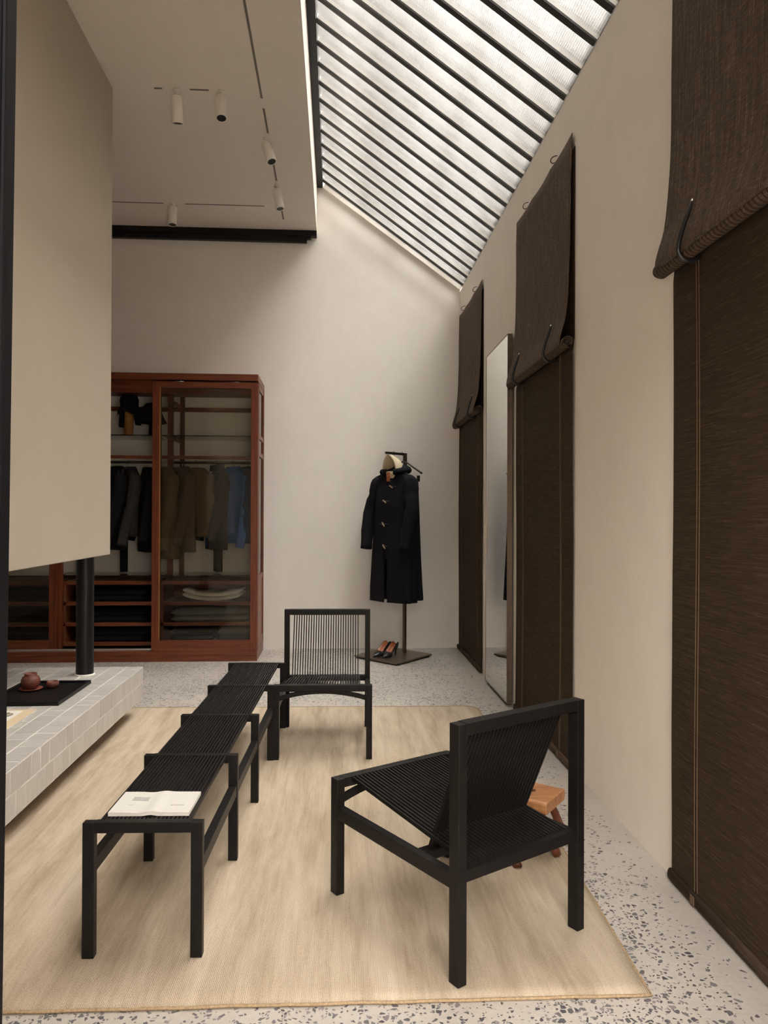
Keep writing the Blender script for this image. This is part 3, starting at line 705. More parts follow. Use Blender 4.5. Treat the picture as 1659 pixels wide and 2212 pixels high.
# ------------------------------------------------------------------ clothing builders
def superring(cx, cy, z, a, b_, n, e=2.6, fold=0, ph=0, k=7):
    r = []
    for i in range(n):
        th_ = 2 * PI * i / n; c_, s_ = math.cos(th_), math.sin(th_)
        m_ = (abs(c_) ** e + abs(s_) ** e) ** (-1 / e)
        m_ *= 1 + fold * math.sin(k * th_ + ph)
        r.append((cx + a * m_ * c_, cy + b_ * m_ * s_, z))
    return r
def garment(name, label, cat, loc, rz, L, sw, hem, dep, mat, group=None, sleeve=.60, slw=.062, collar=None, slit=0.0, buttons=None, seed=0, swing=0.0, trim=None):
    """hangs from loc (top of the neck); local x across the shoulders, -y is the front"""
    t = thing(name, label, cat, loc, rz, group)
    N = 48; rs = []
    a = sw / 2
    prof = [(0, .062, .055), (-.015, .085, .058), (-.040, a * .62, .060), (-.062, a * .88, .062), (-.085, a * .985, .066), (-.13, a, .072), (-.22, a * .97, dep * .9)]
    for q in (.3, .42, .55, .68, .8, .9, .97, 1.0):
        prof.append((-L * q, a * .96 + (hem / 2 - a * .96) * q, dep * (.92 + .12 * q)))
    prof = [p for i, p in enumerate(prof) if i == 0 or p[0] < prof[i - 1][0] - .005]
    for z, aa, bb in prof:
        q = min(1, -z / L)
        r = superring(0, .01 * math.sin(q * 3 + seed), z, aa, bb, N, 2.5, .055 * q * q, seed * 1.7 + q * 1.2, 6)
        rs.append(r)
    bm = bmesh.new(); R = rings(bm, rs, False, False)
    i0 = int(N * .75)
    if slit:                        # front opening that widens to the hem
        bm.faces.ensure_lookup_table(); kill = []
        for kz in range(len(R) - 1):
            if prof[kz][0] < -L * .60:
                f = [f_ for f_ in bm.faces if R[kz][i0] in f_.verts and R[kz][i0 + 1] in f_.verts and R[kz + 1][i0] in f_.verts]
                kill += f
        bmesh.ops.delete(bm, geom=list(set(kill)), context='FACES')
    bmesh.ops.translate(bm, vec=(0, 0, 0), verts=bm.verts)
    for v_ in bm.verts: v_.co.x += .006 * noise.noise(v_.co * 11 + Vector((seed, 0, 0))); v_.co.y += .010 * noise.noise(v_.co * 8 + Vector((0, seed, 0)))
    o = obj('body', bm, mat, t, True, False)
    sd = o.modifiers.new('thick', 'SOLIDIFY'); sd.thickness = .006; sd.offset = -1
    if sleeve:
        for sx in (-1, 1):
            x0 = sx * (a - .028); bend = .035 + .02 * math.sin(seed + sx)
            pts = [(x0 - sx * .015, 0, -.085), (x0 + sx * .022, 0, -.13), (x0 + sx * .040, -.012, -.24), (x0 + sx * (.048 + swing), -.03 - bend * .3, -.37), (x0 + sx * (.036 + swing), -.045 - bend, -.37 - (sleeve - .31) * .55), (x0 + sx * (.022 + swing), -.06 - bend * 1.3, -.06 - sleeve)]
            sp_ = smoothpath(pts, 4)
            rad = [(slw * (1.12 - .36 * i / (len(sp_) - 1))) * (1 + .03 * math.sin(i * 1.9 + seed)) * min(1, .62 + .08 * i) for i in range(len(sp_))]
            bm = bmesh.new(); tube(bm, sp_, rad, 16, .78)
            for v_ in bm.verts: v_.co += Vector((noise.noise(v_.co * 18), noise.noise(v_.co * 16 + Vector((3, 1, seed))), 0)) * .006
            obj('sleeve', bm, mat, t, True, False)
    if collar:
        hgt, flare = collar
        bm = bmesh.new(); rs = []
        for q in range(7):
            w = q / 6; rr = .060 + (flare * (w - .5) * 2 if w > .5 else 0); z = -.010 + hgt * math.sin(w * PI) * (1 if w < .75 else .8) - .012 * w
            r = []
            for i in range(25):
                th_ = math.radians(-90 + 22) + math.radians(360 - 44) * i / 24
                r.append((rr * 1.12 * math.cos(th_), rr * math.sin(th_) - .004, z - .012 * (1 - math.sin((th_ + PI / 2) / 2))))
            rs.append(r)
        rings(bm, rs, False, False, False); o = obj('collar', bm, mat, t, True, False)
        sd = o.modifiers.new('thick', 'SOLIDIFY'); sd.thickness = .006
    if trim:
        bm = bmesh.new(); bx(bm, -.012, .012, -dep - .004, -dep + .006, -L * .62, -.10); obj('placket', bm, mat, t, False, False)
    if buttons:
        mt, num = buttons
        for k in range(num):
            bm = bmesh.new(); lathe(bm, [(.008, 0), (.008, .003)], 10); bmesh.ops.transform(bm, matrix=Matrix.Translation((0, -dep - .010, -.16 - k * .10)) @ Matrix.Rotation(PI / 2, 4, 'X'), verts=bm.verts)
            obj('button', bm, mt, t, False, False)
    return t
def hanger(label, loc, rz, w=.42, drop=.085, hook=.075, mat=None, group=None, clips=False):
    """loc = the point on the rail the hook hangs over"""
    t = thing('coat_hanger', label, 'hanger', loc, rz, group)
    pts = [(.0, 0, -hook)]
    for sx in (-1, 1):
        pts_ = smoothpath([(0, 0, -hook), (sx * .06, 0, -hook - .012), (sx * w * .3, 0, -hook - drop * .55), (sx * w / 2, -.012, -hook - drop)], 4)
        bm = bmesh.new(); tube(bm, pts_, [.009 + .004 * i / len(pts_) for i in range(len(pts_))], 8, .75); obj('shoulder_bar', bm, mat or M['hanger_wood'], t, True, False)
    hp = [(0, 0, -hook), (0, 0, -hook * .55)]
    for a_ in range(0, 230, 25): hp.append((0, .014 * math.cos(math.radians(a_ - 40)) - .010, .0 - .008 + .016 * math.sin(math.radians(a_ - 40))))
    bm = bmesh.new(); tube(bm, hp, .0022, 6); obj('hook', bm, M['chrome'], t, True, False)
    if clips:
        for sx in (-1, 1):
            bm = bmesh.new(); bx(bm, sx * w * .40 - .010, sx * w * .40 + .010, -.010, .010, -hook - drop - .075, -hook - drop - .020); obj('clip', bm, M['iron'], t, False, False)
    return t
FB = {k: cloth(k + '_cloth', c_, .2) for k, c_ in dict(navy=(0.0075, 0.0075, 0.011), black=(0.006, 0.006, 0.007), charcoal=(0.030, 0.026, 0.023), tan=(0.16, 0.105, 0.055), taupe=(0.115, 0.076, 0.047),
      brown=(0.13, 0.082, 0.043), dark=(0.012, 0.010, 0.009), denim=(0.055, 0.14, 0.36), indigo=(0.020, 0.042, 0.105), cream=(0.72, 0.62, 0.43), grey=(0.12, 0.12, 0.115), white=(0.58, 0.55, 0.49), blue=(0.09, 0.10, 0.14)).items()}

# ------------------------------------------------------------------ garment stand, duffle coat, shoes
PX, PY = .644, 7.13
t = thing('garment_stand', 'bronze garment stand with square base plate and a short arm', 'garment stand', (.52, 6.98, 0))
plate = [(.528, 6.552), (.885, 6.985), (.52, 7.40), (.165, 6.955)]
bm = bmesh.new(); rings(bm, [[(x, y, .012) for x, y in plate], [(x, y, .026) for x, y in plate]]); obj('base_plate', bm, M['bronze'], t, False, True, .001)
pc = [(.52 + (x - .52) * .93, 6.975 + (y - 6.975) * .93) for x, y in plate]
bm = bmesh.new(); rings(bm, [[(x, y, .0005) for x, y in pc], [(x, y, .012) for x, y in pc]]); obj('foot_pad', bm, M['aperture'], t)
bm = bmesh.new(); bx(bm, -.0135, .0135, -.0135, .0135, .026, 1.895); bmesh.ops.rotate(bm, verts=bm.verts, cent=(0, 0, 0), matrix=Matrix.Rotation(.75, 3, 'Z')); bmesh.ops.translate(bm, vec=(PX, PY, 0), verts=bm.verts)
obj('pole', bm, M['bronze'], t, False, True, .001)
AD = Vector((-.74, -.67, 0)).normalized(); SD = Vector((-AD.y, AD.x, 0)) * -1      # arm direction; shoulder direction (right, towards the camera)
SD = Vector((.67, -.74, 0)).normalized()
bm = bmesh.new(); bar(bm, Vector((PX, PY, 1.884)) - AD * .0135, Vector((PX, PY, 1.884)) + AD * .262, .020, .022); obj('arm', bm, M['bronze_dark'], t, False, True, .001)
ZARM = 1.896
cp = Vector((PX, PY, 0)) + AD * .150
rzc = math.atan2(SD.y, SD.x)          # local +x = SD, local -y = coat front
hanger('dark hanger inside the navy duffle coat on the stand arm', (cp.x, cp.y, ZARM), rzc, .40, .075, .15, group=None)
coat = garment('duffle_coat', 'long navy duffle coat with horn toggles hung on the bronze garment stand', 'coat', (cp.x, cp.y, 1.735), rzc, 1.225, .43, .50, .115, FB['navy'], sleeve=.68, slw=.078, slit=1, seed=2.0, swing=.028)
for k, (x, z, an) in enumerate(((.045, -.165, .5), (.00, -.30, .55), (-.015, -.51, .95), (-.005, -.715, .9))):
    yf = -.128 + (.04 if k == 0 else 0.0)
    bm = bmesh.new(); tube(bm, [(-.024, 0, 0), (-.012, 0, 0), (0, 0, 0), (.012, 0, 0), (.024, 0, 0)], [.004, .008, .0085, .008, .004], 8)
    bmesh.ops.transform(bm, matrix=Matrix.Translation((x, yf, z)) @ Matrix.Rotation(an, 4, 'Y'), verts=bm.verts); obj('toggle', bm, M['horn'], coat, True, False)
    bm = bmesh.new(); tube(bm, [(x - .05, yf + .010, z + .004), (x, yf - .004, z + .006), (x + .05, yf + .010, z + .002)], .0032, 6); obj('toggle_cord', bm, M['leather'], coat, True, False)
# hood of the coat, folded down round the neck
bm = bmesh.new(); rs = []
for i in range(21):
    th_ = math.radians(-62 + 304 * i / 20); w = .040 + .024 * math.sin((th_ + PI / 2) / 2) ** 2
    c_ = Vector((.115 * math.cos(th_), .080 * math.sin(th_) + .010, -.030 + .030 * math.sin((th_ + PI / 2) / 2) ** 2)); d_ = Vector((math.cos(th_), math.sin(th_), 0))
    rs.append([tuple(c_ + d_ * (w * math.cos(2 * PI * k / 10)) + Vector((0, 0, w * .72 * math.sin(2 * PI * k / 10)))) for k in range(10)])
bm = bmesh.new(); rings(bm, rs); obj('folded_hood', bm, FB['navy'], coat, True, False)
# cream knitted hood layered inside
kn = thing('knitted_hood', 'cream knitted hood showing above the collar of the navy coat', 'knitwear', (cp.x, cp.y, 1.735), rzc)
bm = bmesh.new(); V = []
for i in range(13):                      # from the front rim (i=0) over to the back
    q = i / 12; row = []
    for k in range(17):
        th_ = PI * k / 16; s_ = math.sin(th_); c_ = math.cos(th_)
        wdt = .082 * (1 - .30 * q ** 2); hh = (.148 - .068 * q ** 1.6) 
        y = -.062 + .150 * math.sin(q * PI / 2) * (.5 + .5 * s_)
        row.append(bm.verts.new((wdt * c_ * (1 - .25 * s_ ** 3), y - .02 * s_ * (1 - q), -.035 + hh * s_ ** .8 + .018 * (1 - q) * s_)))
    V.append(row)
for r, s_ in zip(V, V[1:]):
    for k in range(16): bm.faces.new((r[k], r[k + 1], s_[k + 1], s_[k]))
o = obj('hood_shell', bm, FB['cream'], kn, True, False); sd = o.modifiers.new('thick', 'SOLIDIFY'); sd.thickness = .013; sd.offset = 0
bm = bmesh.new(); rings(bm, [superring(0, 0, -.085, .075, .058, 24), superring(0, -.004, -.045, .072, .060, 24), superring(0, -.006, -.022, .071, .062, 24)], False, False)
o = obj('neck_band', bm, FB['cream'], kn, True, False); sd = o.modifiers.new('thick', 'SOLIDIFY'); sd.thickness = .010
bm = bmesh.new(); bx(bm, -.022, .012, -.080, -.066, -.115, -.030); obj('throat_tab', bm, M['tan_leather'], kn, False, False, .003)
# second hanger with navy trousers clipped to it
hp = Vector((PX, PY, 0)) + AD * .035
hanger('dark hanger with clips beside the pole of the garment stand', (hp.x, hp.y, ZARM), rzc, .50, .115, .085, clips=True)
tr_ = thing('trousers', 'wide navy trousers clipped behind the duffle coat on the stand', 'trousers', (hp.x, hp.y, ZARM - .27), rzc)
for sx in (-1, 1):
    bm = bmesh.new(); rs = []
    for q in (0, .1, .25, .45, .65, .85, 1.0):
        z = -1.10 * q; rs.append(superring(sx * (.095 + .022 * q), .006, z, .094 + .036 * q, .022 + .030 * q, 24, 2.4, .06 * q, q * 3 + sx, 5))
    rings(bm, rs, True, False); obj('trouser_leg', bm, FB['navy'], tr_, True, False)
bm = bmesh.new(); rings(bm, [superring(0, .004, -.04, .195, .026, 28), superring(0, .004, .005, .192, .024, 28)]); obj('waistband', bm, FB['navy'], tr_, True, False)

def shoe(label, loc, rz):
    """court shoe: toe towards -y, heel at +y; .24 long"""
    t = thing('court_shoe', label, 'shoe', loc, rz, 'black court shoes')
    Lh = .235; hh = .062
    def cen(q):   # q 0 toe .. 1 heel: centre height of the sole
        s_ = max(0, min(1, (q - .32) / .55)); return .004 + hh * (s_ * s_ * (3 - 2 * s_))
    def hw(q): return .004 + (.037 * math.sin(min(1, q / .34) * PI / 2) if q < .34 else .037 - .012 * math.sin((q - .34) / .66 * PI * .62) - .006 * max(0, q - .9) / .1)
    def top(q): return .010 + .030 * min(1, q / .25) if q < .30 else .040 + .016 * max(0, (q - .45) / .55)
    bm = bmesh.new(); rs = []
    qs = [0, .03, .08, .15, .22, .30, .38, .43, .48, .55, .65, .75, .85, .93, 1.0]
    for q in qs:
        z0, w, h_ = cen(q), hw(q), top(q); y = -Lh / 2 + Lh * q; r = []
        op = max(0, min(1, (q - .38) / .10)) * (1 if q < .985 else .6)      # 0 closed toe, 1 open U
        for k in range(13):
            a_ = PI * k / 12; x = w * math.cos(a_) * (1 + .0 * op)
            zz_closed = z0 + h_ * math.sin(a_) ** .75
            r.append((x, y, zz_closed * (1 - op) + op * (z0 + (h_ * abs(math.cos(a_)) ** .5 if k in (0, 1, 11, 12) else (h_ - .008) * abs(math.cos(a_)) ** .9) + .0015)))
        for k in range(5): r.append((-w * (1 - .5 * k / 2 if k <= 2 else 0) * .98 if False else (-w + 2 * w * (k + 1) / 6), y, z0 - .003))
        rs.append(r)
    rings(bm, rs); obj('upper', bm, M['leather'], t, True, False)
    bm = bmesh.new(); rs = []
    for q in (.44, .50, .57, .66, .76, .87, .96):
        z0, w, h_ = cen(q), hw(q), top(q); y = -Lh / 2 + Lh * q; r = []
        for k in range(9):
            a_ = PI * k / 8; r.append((w * .90 * math.cos(a_), y, z0 + .0045 + (h_ - .006) * abs(math.cos(a_)) ** .6))
        rs.append(r)
    rings(bm, rs, False, False, False); obj('lining', bm, M['tan_leather'], t, True, False)
    bm = bmesh.new(); rs = []
    for w, z in ((.0065, .001), (.0065, .02), (.010, .045), (.017, .064)):
        yc = Lh * .43 - .006 * (.064 - z) / .064
        rs.append([(w * math.cos(2 * PI * k / 10), yc + w * math.sin(2 * PI * k / 10), z) for k in range(10)])
    rings(bm, rs); obj('heel', bm, M['leather'], t, True, False)
shoe('left black court shoe with tan lining on the bronze base plate', (.415, 6.93, .0265), -.72)
shoe('right black court shoe with tan lining, nearer the stand pole', (.49, 6.885, .0265), -.62)

# ------------------------------------------------------------------ mahogany cabinet
CX0, CX1, CY0, CY1, CZ = -3.30, -.706, 6.842, 7.43, 2.566
cab = thing('display_cabinet', 'tall red mahogany display cabinet with glazed sliding doors against the back wall', 'cabinet', (-2.0, 7.1, 0))
MZm, MXm, MYm = M['mahogany'], M['mahogany_x'], M['mahogany_y']
box('plinth', CX0, CX1, CY0 - .004, CY1, 0.0005, .052, MXm, cab, .002)
box('base_rail', CX0, CX1, CY0, CY1, .052, .092, MXm, cab, .002)
box('door_track', CX0 + .05, CX1 - .05, CY0 + .035, CY0 + .065, .092, .112, M['chrome'], cab)
box('cornice', CX0, CX1, CY0 - .004, CY1, 2.507, CZ, MXm, cab, .002)
box('top_board', CX0 + .02, CX1 - .02, CY0 + .10, CY1 - .02, 2.44, 2.47, MXm, cab)
box('head_rail', CX0, CX1, CY0 + .075, CY0 + .11, 2.40, 2.507, MXm, cab)
# corner and divider posts
for x in (CX0, CX1 - .045): 
    box('corner_post', x, x + .045, CY0 + .07, CY0 + .115, .092, 2.507, MZm, cab, .0015)
    box('corner_post', x, x + .045, CY1 - .045, CY1, .092, 2.507, MZm, cab, .0015)
DIV = [-2.49, -1.63]
for x in DIV: box('divider_post', x, x + .05, CY0 + .07, CY0 + .115, .092, 2.507, MZm, cab, .0015)
box('divider_post', -1.565, -1.517, 7.13, 7.17, .72, 2.44, MZm, cab); box('divider_post', -1.505, -1.465, 7.385, 7.425, .72, 2.44, MZm, cab)
for z in (2.03, 2.36): 
    box('divider_rail', -1.535, -1.515, 6.96, 7.13, z - .035, z, MYm, cab); box('divider_rail', -1.52, -1.50, 7.17, 7.385, z - .035, z, MYm, cab)
box('divider_post', -2.47, -2.43, 7.385, 7.425, .72, 2.44, MZm, cab)
# back frame rails (the back stays open to the wall)
for z0, z1 in ((2.30, 2.34), (.70, .73), (.10, .14)): box('back_rail', CX0 + .045, CX1 - .045, CY1 - .03, CY1, z0, z1, MXm, cab)
# right end: rails, lower wooden panel, panes
ends = ((2.507 - .055, 2.507), (2.005, 2.045), (1.845, 1.885), (.705, .755), (.092, .165))
for sx in (CX0 + .004, CX1 - .044):
    for z0, z1 in ends: box('end_rail', sx, sx + .040, CY0 + .115, CY1 - .045, z0, z1, MYm, cab)
    box('end_panel', sx + .022, sx + .034, CY0 + .115, CY1 - .045, .165, .705, MYm, cab)
    for z0, z1 in ((.755, 1.845), (1.885, 2.005), (2.045, 2.452)): box('end_pane', sx + .026, sx + .031, CY0 + .115, CY1 - .045, z0, z1, M['glass'], cab)
def door(x0, x1, y0, handle):
    d = bpy.data.objects.new('sliding_door', None); COL.objects.link(d); d.location = (x0, y0, 0); attach(d, cab)
    z0, z1 = .092, 2.490; w = .062
    box('door_stile', x0, x0 + w, y0, y0 + .03, z0, z1, MZm, d, .0015); box('door_stile', x1 - w, x1, y0, y0 + .03, z0, z1, MZm, d, .0015)
    box('door_rail', x0 + w, x1 - w, y0 + .0005, y0 + .03, z1 - .052, z1, MXm, d, .0015); box('door_rail', x0 + w, x1 - w, y0 + .0005, y0 + .03, z0, .190, MXm, d, .0015)
    box('glazing_bead', x0 + w, x0 + w + .008, y0 + .004, y0 + .026, .190, z1 - .052, M['ochre'], d)
    box('door_pane', x0 + w, x1 - w, y0 + .012, y0 + .017, .190, z1 - .052, M['glass'], d)
    for fq in (.25, .78):
        xx_ = x0 + (x1 - x0) * fq; bm = bmesh.new(); tube(bm, [(xx_ - .04, y0 + .012, z1 + .006), (xx_ + .04, y0 + .012, z1 + .006)], .006, 8); obj('roller', bm, M['chrome'], d, True)
door(-1.637, -.706, CY0, True)
door(-3.28, -2.475, CY0 + .036, False)
# interior
bays = [(CX0 + .05, DIV[0]), (DIV[0] + .05, DIV[1]), (DIV[1] + .05, CX1 - .05)]
for x0, x1 in bays:
    box('glass_shelf', x0, x1, 6.965, 7.395, 2.018, 2.026, M['shelf_glass'], cab)
    box('chest_top', x0, x1, 6.965, 7.395, .752, .759, M['shelf_glass'], cab)
    box('front_rail', x0, x1, 6.962, 6.985, 1.812, 1.840, MXm, cab)
    bm = bmesh.new(); tube(bm, [(x0, 7.185, 1.794), (x1, 7.185, 1.794)], .0125, 12); obj('hanging_rail', bm, M['hanger_wood'], cab, True)
    for z in (.690, .503, .316, .140):
        box('shelf', x0, x1, 6.985, 7.40, z, z + .014, MXm, cab); box('shelf_lip', x0, x1, 6.962, 6.985, z - .016, z + .018, MXm, cab, .002)
    for sx in (x0, x1 - .02): box('chest_side', sx, sx + .02, 6.962, 7.40, .154, .69, MYm, cab)
    box('chest_back', x0, x1, 7.40, 7.412, .12, .70, M['mahogany_x'], cab)
def folded(label, x0, x1, y0, y1, z, hgt, mat, layers=2, sag=0.0, group='folded clothes in the cabinet base'):
    t = thing('folded_garment', label, 'folded clothes', ((x0 + x1) / 2, (y0 + y1) / 2, z), 0, group)
    for k in range(layers):
        h0 = hgt / layers; bm = bmesh.new(); rs = []
        for i in range(17):
            u = i / 16; x = x0 + (x1 - x0) * u + .004 * math.sin(k * 3); zz = z + k * h0 + .0006 + sag * (abs(2 * u - 1) ** 2.2)
            e = .35 if i in (0, 16) else 1
            m_ = h0 * .96 * e; jz = .004 * math.sin(i * 1.1 + k)
            rs.append([(x, y0 + .006 * k, zz + h0 * .5 - m_ * .5), (x, y1, zz + h0 * .5 - m_ * .5), (x, y1, zz + h0 * .5 + m_ * .5 + jz * e), (x, y0 + .012 + .006 * k, zz + h0 * .5 + m_ * .5 + jz * e), (x, y0 - .004 + .006 * k, zz + h0 * .5)])
        rings(bm, rs); obj('fold', bm, mat, t, True, False if False else True)
    return t
b0, b1, b2 = bays
folded('off-white folded garment on the top base shelf behind the right door', -1.40, -.86, 7.02, 7.32, .504 + .014, .075, FB['white'], 2, .045)
folded('grey folded garment on the middle base shelf behind the right door', -1.50, -.80, 7.01, 7.34, .317 + .014, .11, FB['grey'], 2)
folded('black folded garment on the lowest base shelf behind the right door', -1.50, -1.12, 7.01, 7.34, .141 + .014, .11, FB['black'], 2)
folded('dark grey folded garment low at the right end of the cabinet base', -1.08, -.79, 7.01, 7.34, .141 + .014, .10, FB['grey'], 2)
for z, nm in ((.504, 'top'), (.317, 'middle'), (.141, 'lowest')):
    folded('black folded garment on the %s base shelf of the open middle bay' % nm, -2.36, -1.72, 7.01, 7.34, z + .014, .11, FB['black'], 2)
    folded('black folded garment on the %s base shelf of the left bay under the hood' % nm, -3.15, -2.55, 7.01, 7.34, z + .014, .11, FB['black'], 2)

# hanging clothes: (x, turn, length, shoulder, hem, depth, cloth, sleeve, collar, name, label)
RAILZ = 1.8065
SHORT = ['leftmost black jacket on the cabinet rail', 'dark grey cardigan in the cabinet', 'plain black jacket beside the door stile', 'tan coat behind the glass door', 'taupe blazer behind the glass door', 'short brown sleeveless jacket', 'dark charcoal coat in the cabinet', 'mid-blue denim jacket', 'dark indigo denim jacket']
HG = 'hangers on the cabinet rail'; CG = 'clothes on the cabinet rail'
rows = [
 (-2.05, 1.10, .76, .44, .46, .075, 'black', .66, (.03, .02), 'jacket', 'black jacket leftmost on the rail, half hidden by the hood'),
 (-1.93, 1.05, .64, .42, .44, .070, 'charcoal', .66, (.025, .012), 'cardigan', 'dark grey cardigan with a long sleeve in the open middle bay'),
 (-1.75, 1.15, .78, .42, .46, .075, 'black', .62, None, 'jacket', 'plain black jacket between the grey cardigan and the door stile'),
 (-1.58, 1.12, .84, .46, .52, .085, 'tan', .70, (.03, .02), 'coat', 'tan coat just inside the right door beside its left stile'),
 (-1.44, 1.08, .78, .44, .48, .080, 'taupe', .66, (.03, .02), 'blazer', 'taupe blazer second from the left behind the right door'),
 (-1.305, .62, .64, .40, .56, .085, 'brown', 0, None, 'jacket', 'short brown sleeveless jacket in the middle behind the right door'),
 (-1.115, 1.15, .76, .40, .44, .070, 'dark', .62, (.05, .012), 'coat', 'dark charcoal coat with a stand collar left of the blue denim'),
 (-.965, .80, .70, .42, .46, .075, 'denim', .68, (.035, .02), 'denim_jacket', 'mid-blue denim jacket near the right end of the cabinet rail'),
 (-.832, 1.30, .70, .36, .40, .060, 'indigo', .62, (.035, .02), 'denim_jacket', 'dark indigo denim jacket last on the right of the rail'),
]
for i, (x, rz, L, sw, hem, dep, cl, slv, colr, nm, lab) in enumerate(rows):
    rz = -rz
    hanger('dark hanger carrying the ' + SHORT[i], (x, 7.185, RAILZ), rz, sw * .86, .06, .07, None, None)
    garment(nm, lab, 'jacket' if 'jacket' in nm else nm, (x, 7.185, RAILZ - .062), rz, L, sw, hem, dep, FB[cl], CG, slv, .058, colr, 0, (M['chrome'], 4) if cl == 'denim' else None, i * 1.3 + .4, 0, None)
for x, cl, lab in ((-1.985, 'black', 'black trousers hanging below the jackets in the open middle bay'), (-1.115, 'dark', 'dark trousers hanging below the coats behind the right door')):
    hanger('dark hanger under ' + lab.split(' below')[0], (x, 7.20, RAILZ), -1.3, .34, .05, .07)
    t = thing('trousers', lab, 'trousers', (x, 7.235, RAILZ - .16), -1.3, CG)
    for sx in (-1, 1):
        bm = bmesh.new(); rs = [superring(sx * .055, 0, -q, .052 - .008 * q, .034, 20, 2.4, .03, q * 4, 4) for q in (0, .2, .4, .6, .8, .87)]
        rings(bm, rs); obj('trouser_leg', bm, FB[cl], t, True, False)
    bm = bmesh.new(); rings(bm, [superring(0, 0, -.03, .108, .037, 24), superring(0, 0, .005, .105, .035, 24)]); obj('waistband', bm, FB[cl], t, True, False)
# hats on stands on the glass shelf
SZT = 2.0265
t = thing('hat_stand', 'ochre rounded hat stand on the glass shelf of the cabinet', 'hat stand', (-1.925, 7.15, SZT))
bm = bmesh.new(); lathe(bm, [(.052, .0), (.050, .01), (.042, .02), (.041, .17), (.041, .22), (.030, .25), (.0, .262)], 24, cap1=False); obj('post', bm, M['ochre'], t, True, False)
def hat(label, loc, rings_, fold, seed, rz=0):
    t = thing('hat', label, 'hat', loc, rz, None)
    bm = bmesh.new(); rs = []
    for z, a_, c_, f_ in rings_: 
        r = superring(0, 0, z, a_, c_, 40, 2.0, f_, seed, 3)
        r = [(x, y, zz + f_ * .35 * math.sin(3 * k / 40 * 2 * PI + seed) * .3) for k, (x, y, zz) in enumerate(r)]; rs.append(r)
    rings(bm, rs, True, False); o = obj('crown', bm, FB['black'], t, True, False)
    sd = o.modifiers.new('thick', 'SOLIDIFY'); sd.thickness = .004
    return t
h1 = hat('slouching black hat with hanging flaps over the ochre stand', (-1.925, 7.15, SZT + .19), [(.20, .03, .03, 0), (.195, .07, .06, .02), (.15, .085, .085, .04), (.09, .080, .080, .06), (.05, .11, .10, .10), (.02, .115, .105, .14)], 0, .8)
for (x0, x1, z0, z1) in ((-.078, -.045, -.10, .05), (.046, .090, -.08, .05)):
    bm = bmesh.new(); rs = []
    for q in range(7):
        w = q / 6; z = z1 + (z0 - z1) * w; s_ = (x1 - x0) / 2 * (1 - .25 * abs(w - .6)); xc = (x0 + x1) / 2 + (.018 * w if x0 > 0 else -.006 * w)
        rs.append([(xc - s_, -.03, z), (xc + s_, -.03, z), (xc + s_, .04, z), (xc - s_, .04, z)])
    rings(bm, rs); obj('ear_flap', bm, FB['black'], h1, True, False)
t = thing('hat_stand', 'dark slim hat stand beside the door stile on the glass shelf', 'hat stand', (-1.715, 7.15, SZT))
bm = bmesh.new(); lathe(bm, [(.05, 0), (.05, .012), (.028, .016), (.026, .20), (.0, .205)], 20, cap1=False); obj('post', bm, M['hanger_wood'], t, True, False)
hat('black bell-shaped felt hat on the dark stand by the door stile', (-1.715, 7.15, SZT + .13), [(.185, .02, .02, 0), (.178, .055, .055, 0), (.14, .082, .082, 0), (.08, .096, .096, 0), (.03, .118, .118, .01), (.0, .135, .135, .02)], 0, .2)

# ------------------------------------------------------------------ tea tray and printed cloth on the hearth
ZH = HZ1 + .0012
t = thing('tea_tray', 'rectangular black tray with raised rim on the tiled hearth', 'tray', (-1.60, 4.25, ZH))
TX0, TX1, TY0, TY1 = -1.80, -1.42, 3.99, 4.51
box('tray_base', TX0, TX1, TY0, TY1, ZH, ZH + .010, M['lacquer'], t, .001)
for n, (a_, c_, e_, g_) in enumerate(((TX0, TX1, TY0, TY0 + .022), (TX0, TX1, TY1 - .022, TY1), (TX0, TX0 + .022, TY0 + .022, TY1 - .022), (TX1 - .022, TX1, TY0 + .022, TY1 - .022))):
    box('tray_rim', a_, c_, e_, g_, ZH + .010, ZH + .020, M['lacquer'], t, .002)
ZT_ = ZH + .0102
tag(obj('saucer', (lambda bm: (lathe(bm, [(.030, 0), (.050, .004), (.062, .010), (.060, .012), (.046, .007), (.0, .005)], 28, (-1.685, 4.31, ZT_), True, False), bm)[1])(bmesh.new()), M['clay_light'], None, True), 'flat red clay saucer under the clay jar', 'saucer')
t = thing('clay_jar', 'round red-brown clay jar on a saucer on the black tray', 'jar', (-1.685, 4.31, ZT_ + .008))
bm = bmesh.new(); lathe(bm, [(.026, .001), (.040, .010), (.050, .030), (.050, .048), (.042, .066), (.031, .074), (.034, .084), (.031, .085), (.026, .074), (.0, .070)], 28, cap1=False); obj('jar_body', bm, M['clay'], t, True, False)
bm = bmesh.new(); tube(bm, smoothpath([(.044, 0, .055), (.060, 0, .060), (.068, 0, .070)], 4), [.009] * 8 + [.006], 8)
bm.free()
tag(obj('tea_cup', (lambda bm: (lathe(bm, [(.018, 0), (.028, .006), (.0345, .020), (.033, .034), (.029, .038), (.027, .036), (.024, .026), (.0, .020)], 24, (-1.585, 4.36, ZT_), True, False), bm)[1])(bmesh.new()), M['clay'], None, True), 'small red clay cup right of the jar on the tray', 'cup')

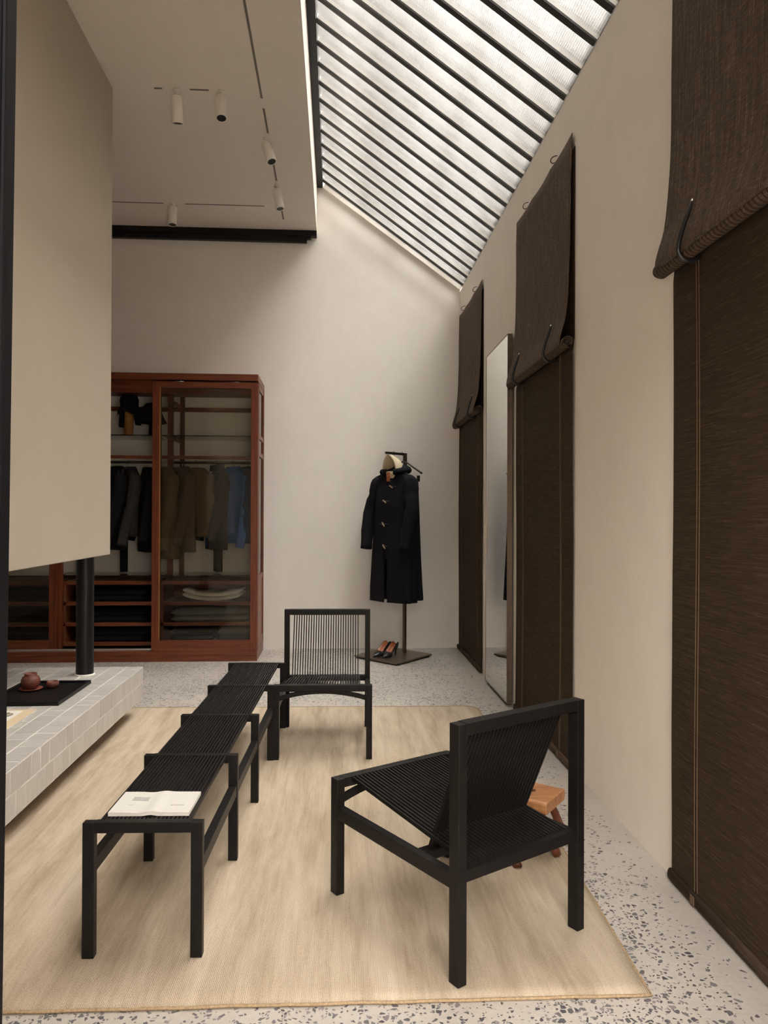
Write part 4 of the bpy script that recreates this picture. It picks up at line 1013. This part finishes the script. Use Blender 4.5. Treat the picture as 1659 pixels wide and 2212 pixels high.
m, nt, b = new_mat('printed_cloth'); v = coords(nt)
sepx = ND(nt, 'ShaderNodeSeparateXYZ'); nt.links.new(v, sepx.inputs[0])
inx = math_n(nt, 'LESS_THAN', sepx.outputs[0], .115); iny = math_n(nt, 'LESS_THAN', math_n(nt, 'ABSOLUTE', sepx.outputs[1]), .155)
inner = math_n(nt, 'MULTIPLY', inx, iny)
# grey-green pencil drawing in the upper half of the field
dx = math_n(nt, 'MULTIPLY', math_n(nt, 'ADD', sepx.outputs[0], .02), 8.5); dy = math_n(nt, 'MULTIPLY', math_n(nt, 'SUBTRACT', sepx.outputs[1], .075), 15)
rad = math_n(nt, 'ADD', math_n(nt, 'MULTIPLY', dx, dx), math_n(nt, 'MULTIPLY', dy, dy))
blob = math_n(nt, 'LESS_THAN', rad, 1.0)
wv = ND(nt, 'ShaderNodeTexWave'); nt.links.new(v, wv.inputs['Vector']); wv.inputs['Scale'].default_value = 16; wv.inputs['Distortion'].default_value = 9; wv.inputs['Detail'].default_value = 3
sk = ramp(nt, wv.outputs['Fac'], [(0.25, (0.13, 0.125, 0.075)), (0.75, (0.42, 0.38, 0.27))])
cc = mixc(nt, inner, (0.62, 0.50, 0.33), (0.74, 0.71, 0.66)); cc = mixc(nt, math_n(nt, 'MULTIPLY', blob, inner), cc, sk)
nt.links.new(cc, b.inputs['Base Color']); b.inputs['Roughness'].default_value = .8; M['print_cloth'] = m
t = thing('folded_scarf', 'folded beige scarf printed with a grey drawing at the near end of the hearth', 'scarf', (-1.66, 3.71, ZH), 0)
for k, (sx, sy, mt) in enumerate(((.172, .184, 'paper'), (.168, .180, 'print_cloth'))):
    bm = bmesh.new(); rs = []
    for i in range(13):
        y = -sy + 2 * sy * i / 12
        rs.append([(-.30, y, k * .004), (sx + .003 * math.sin(i * 2 + k), y, k * .004), (sx + .003 * math.sin(i * 2 + k), y, k * .004 + .0035), (-.30, y, k * .004 + .0035)])
    rings(bm, rs); obj('scarf_layer', bm, M[mt], t, False, False)
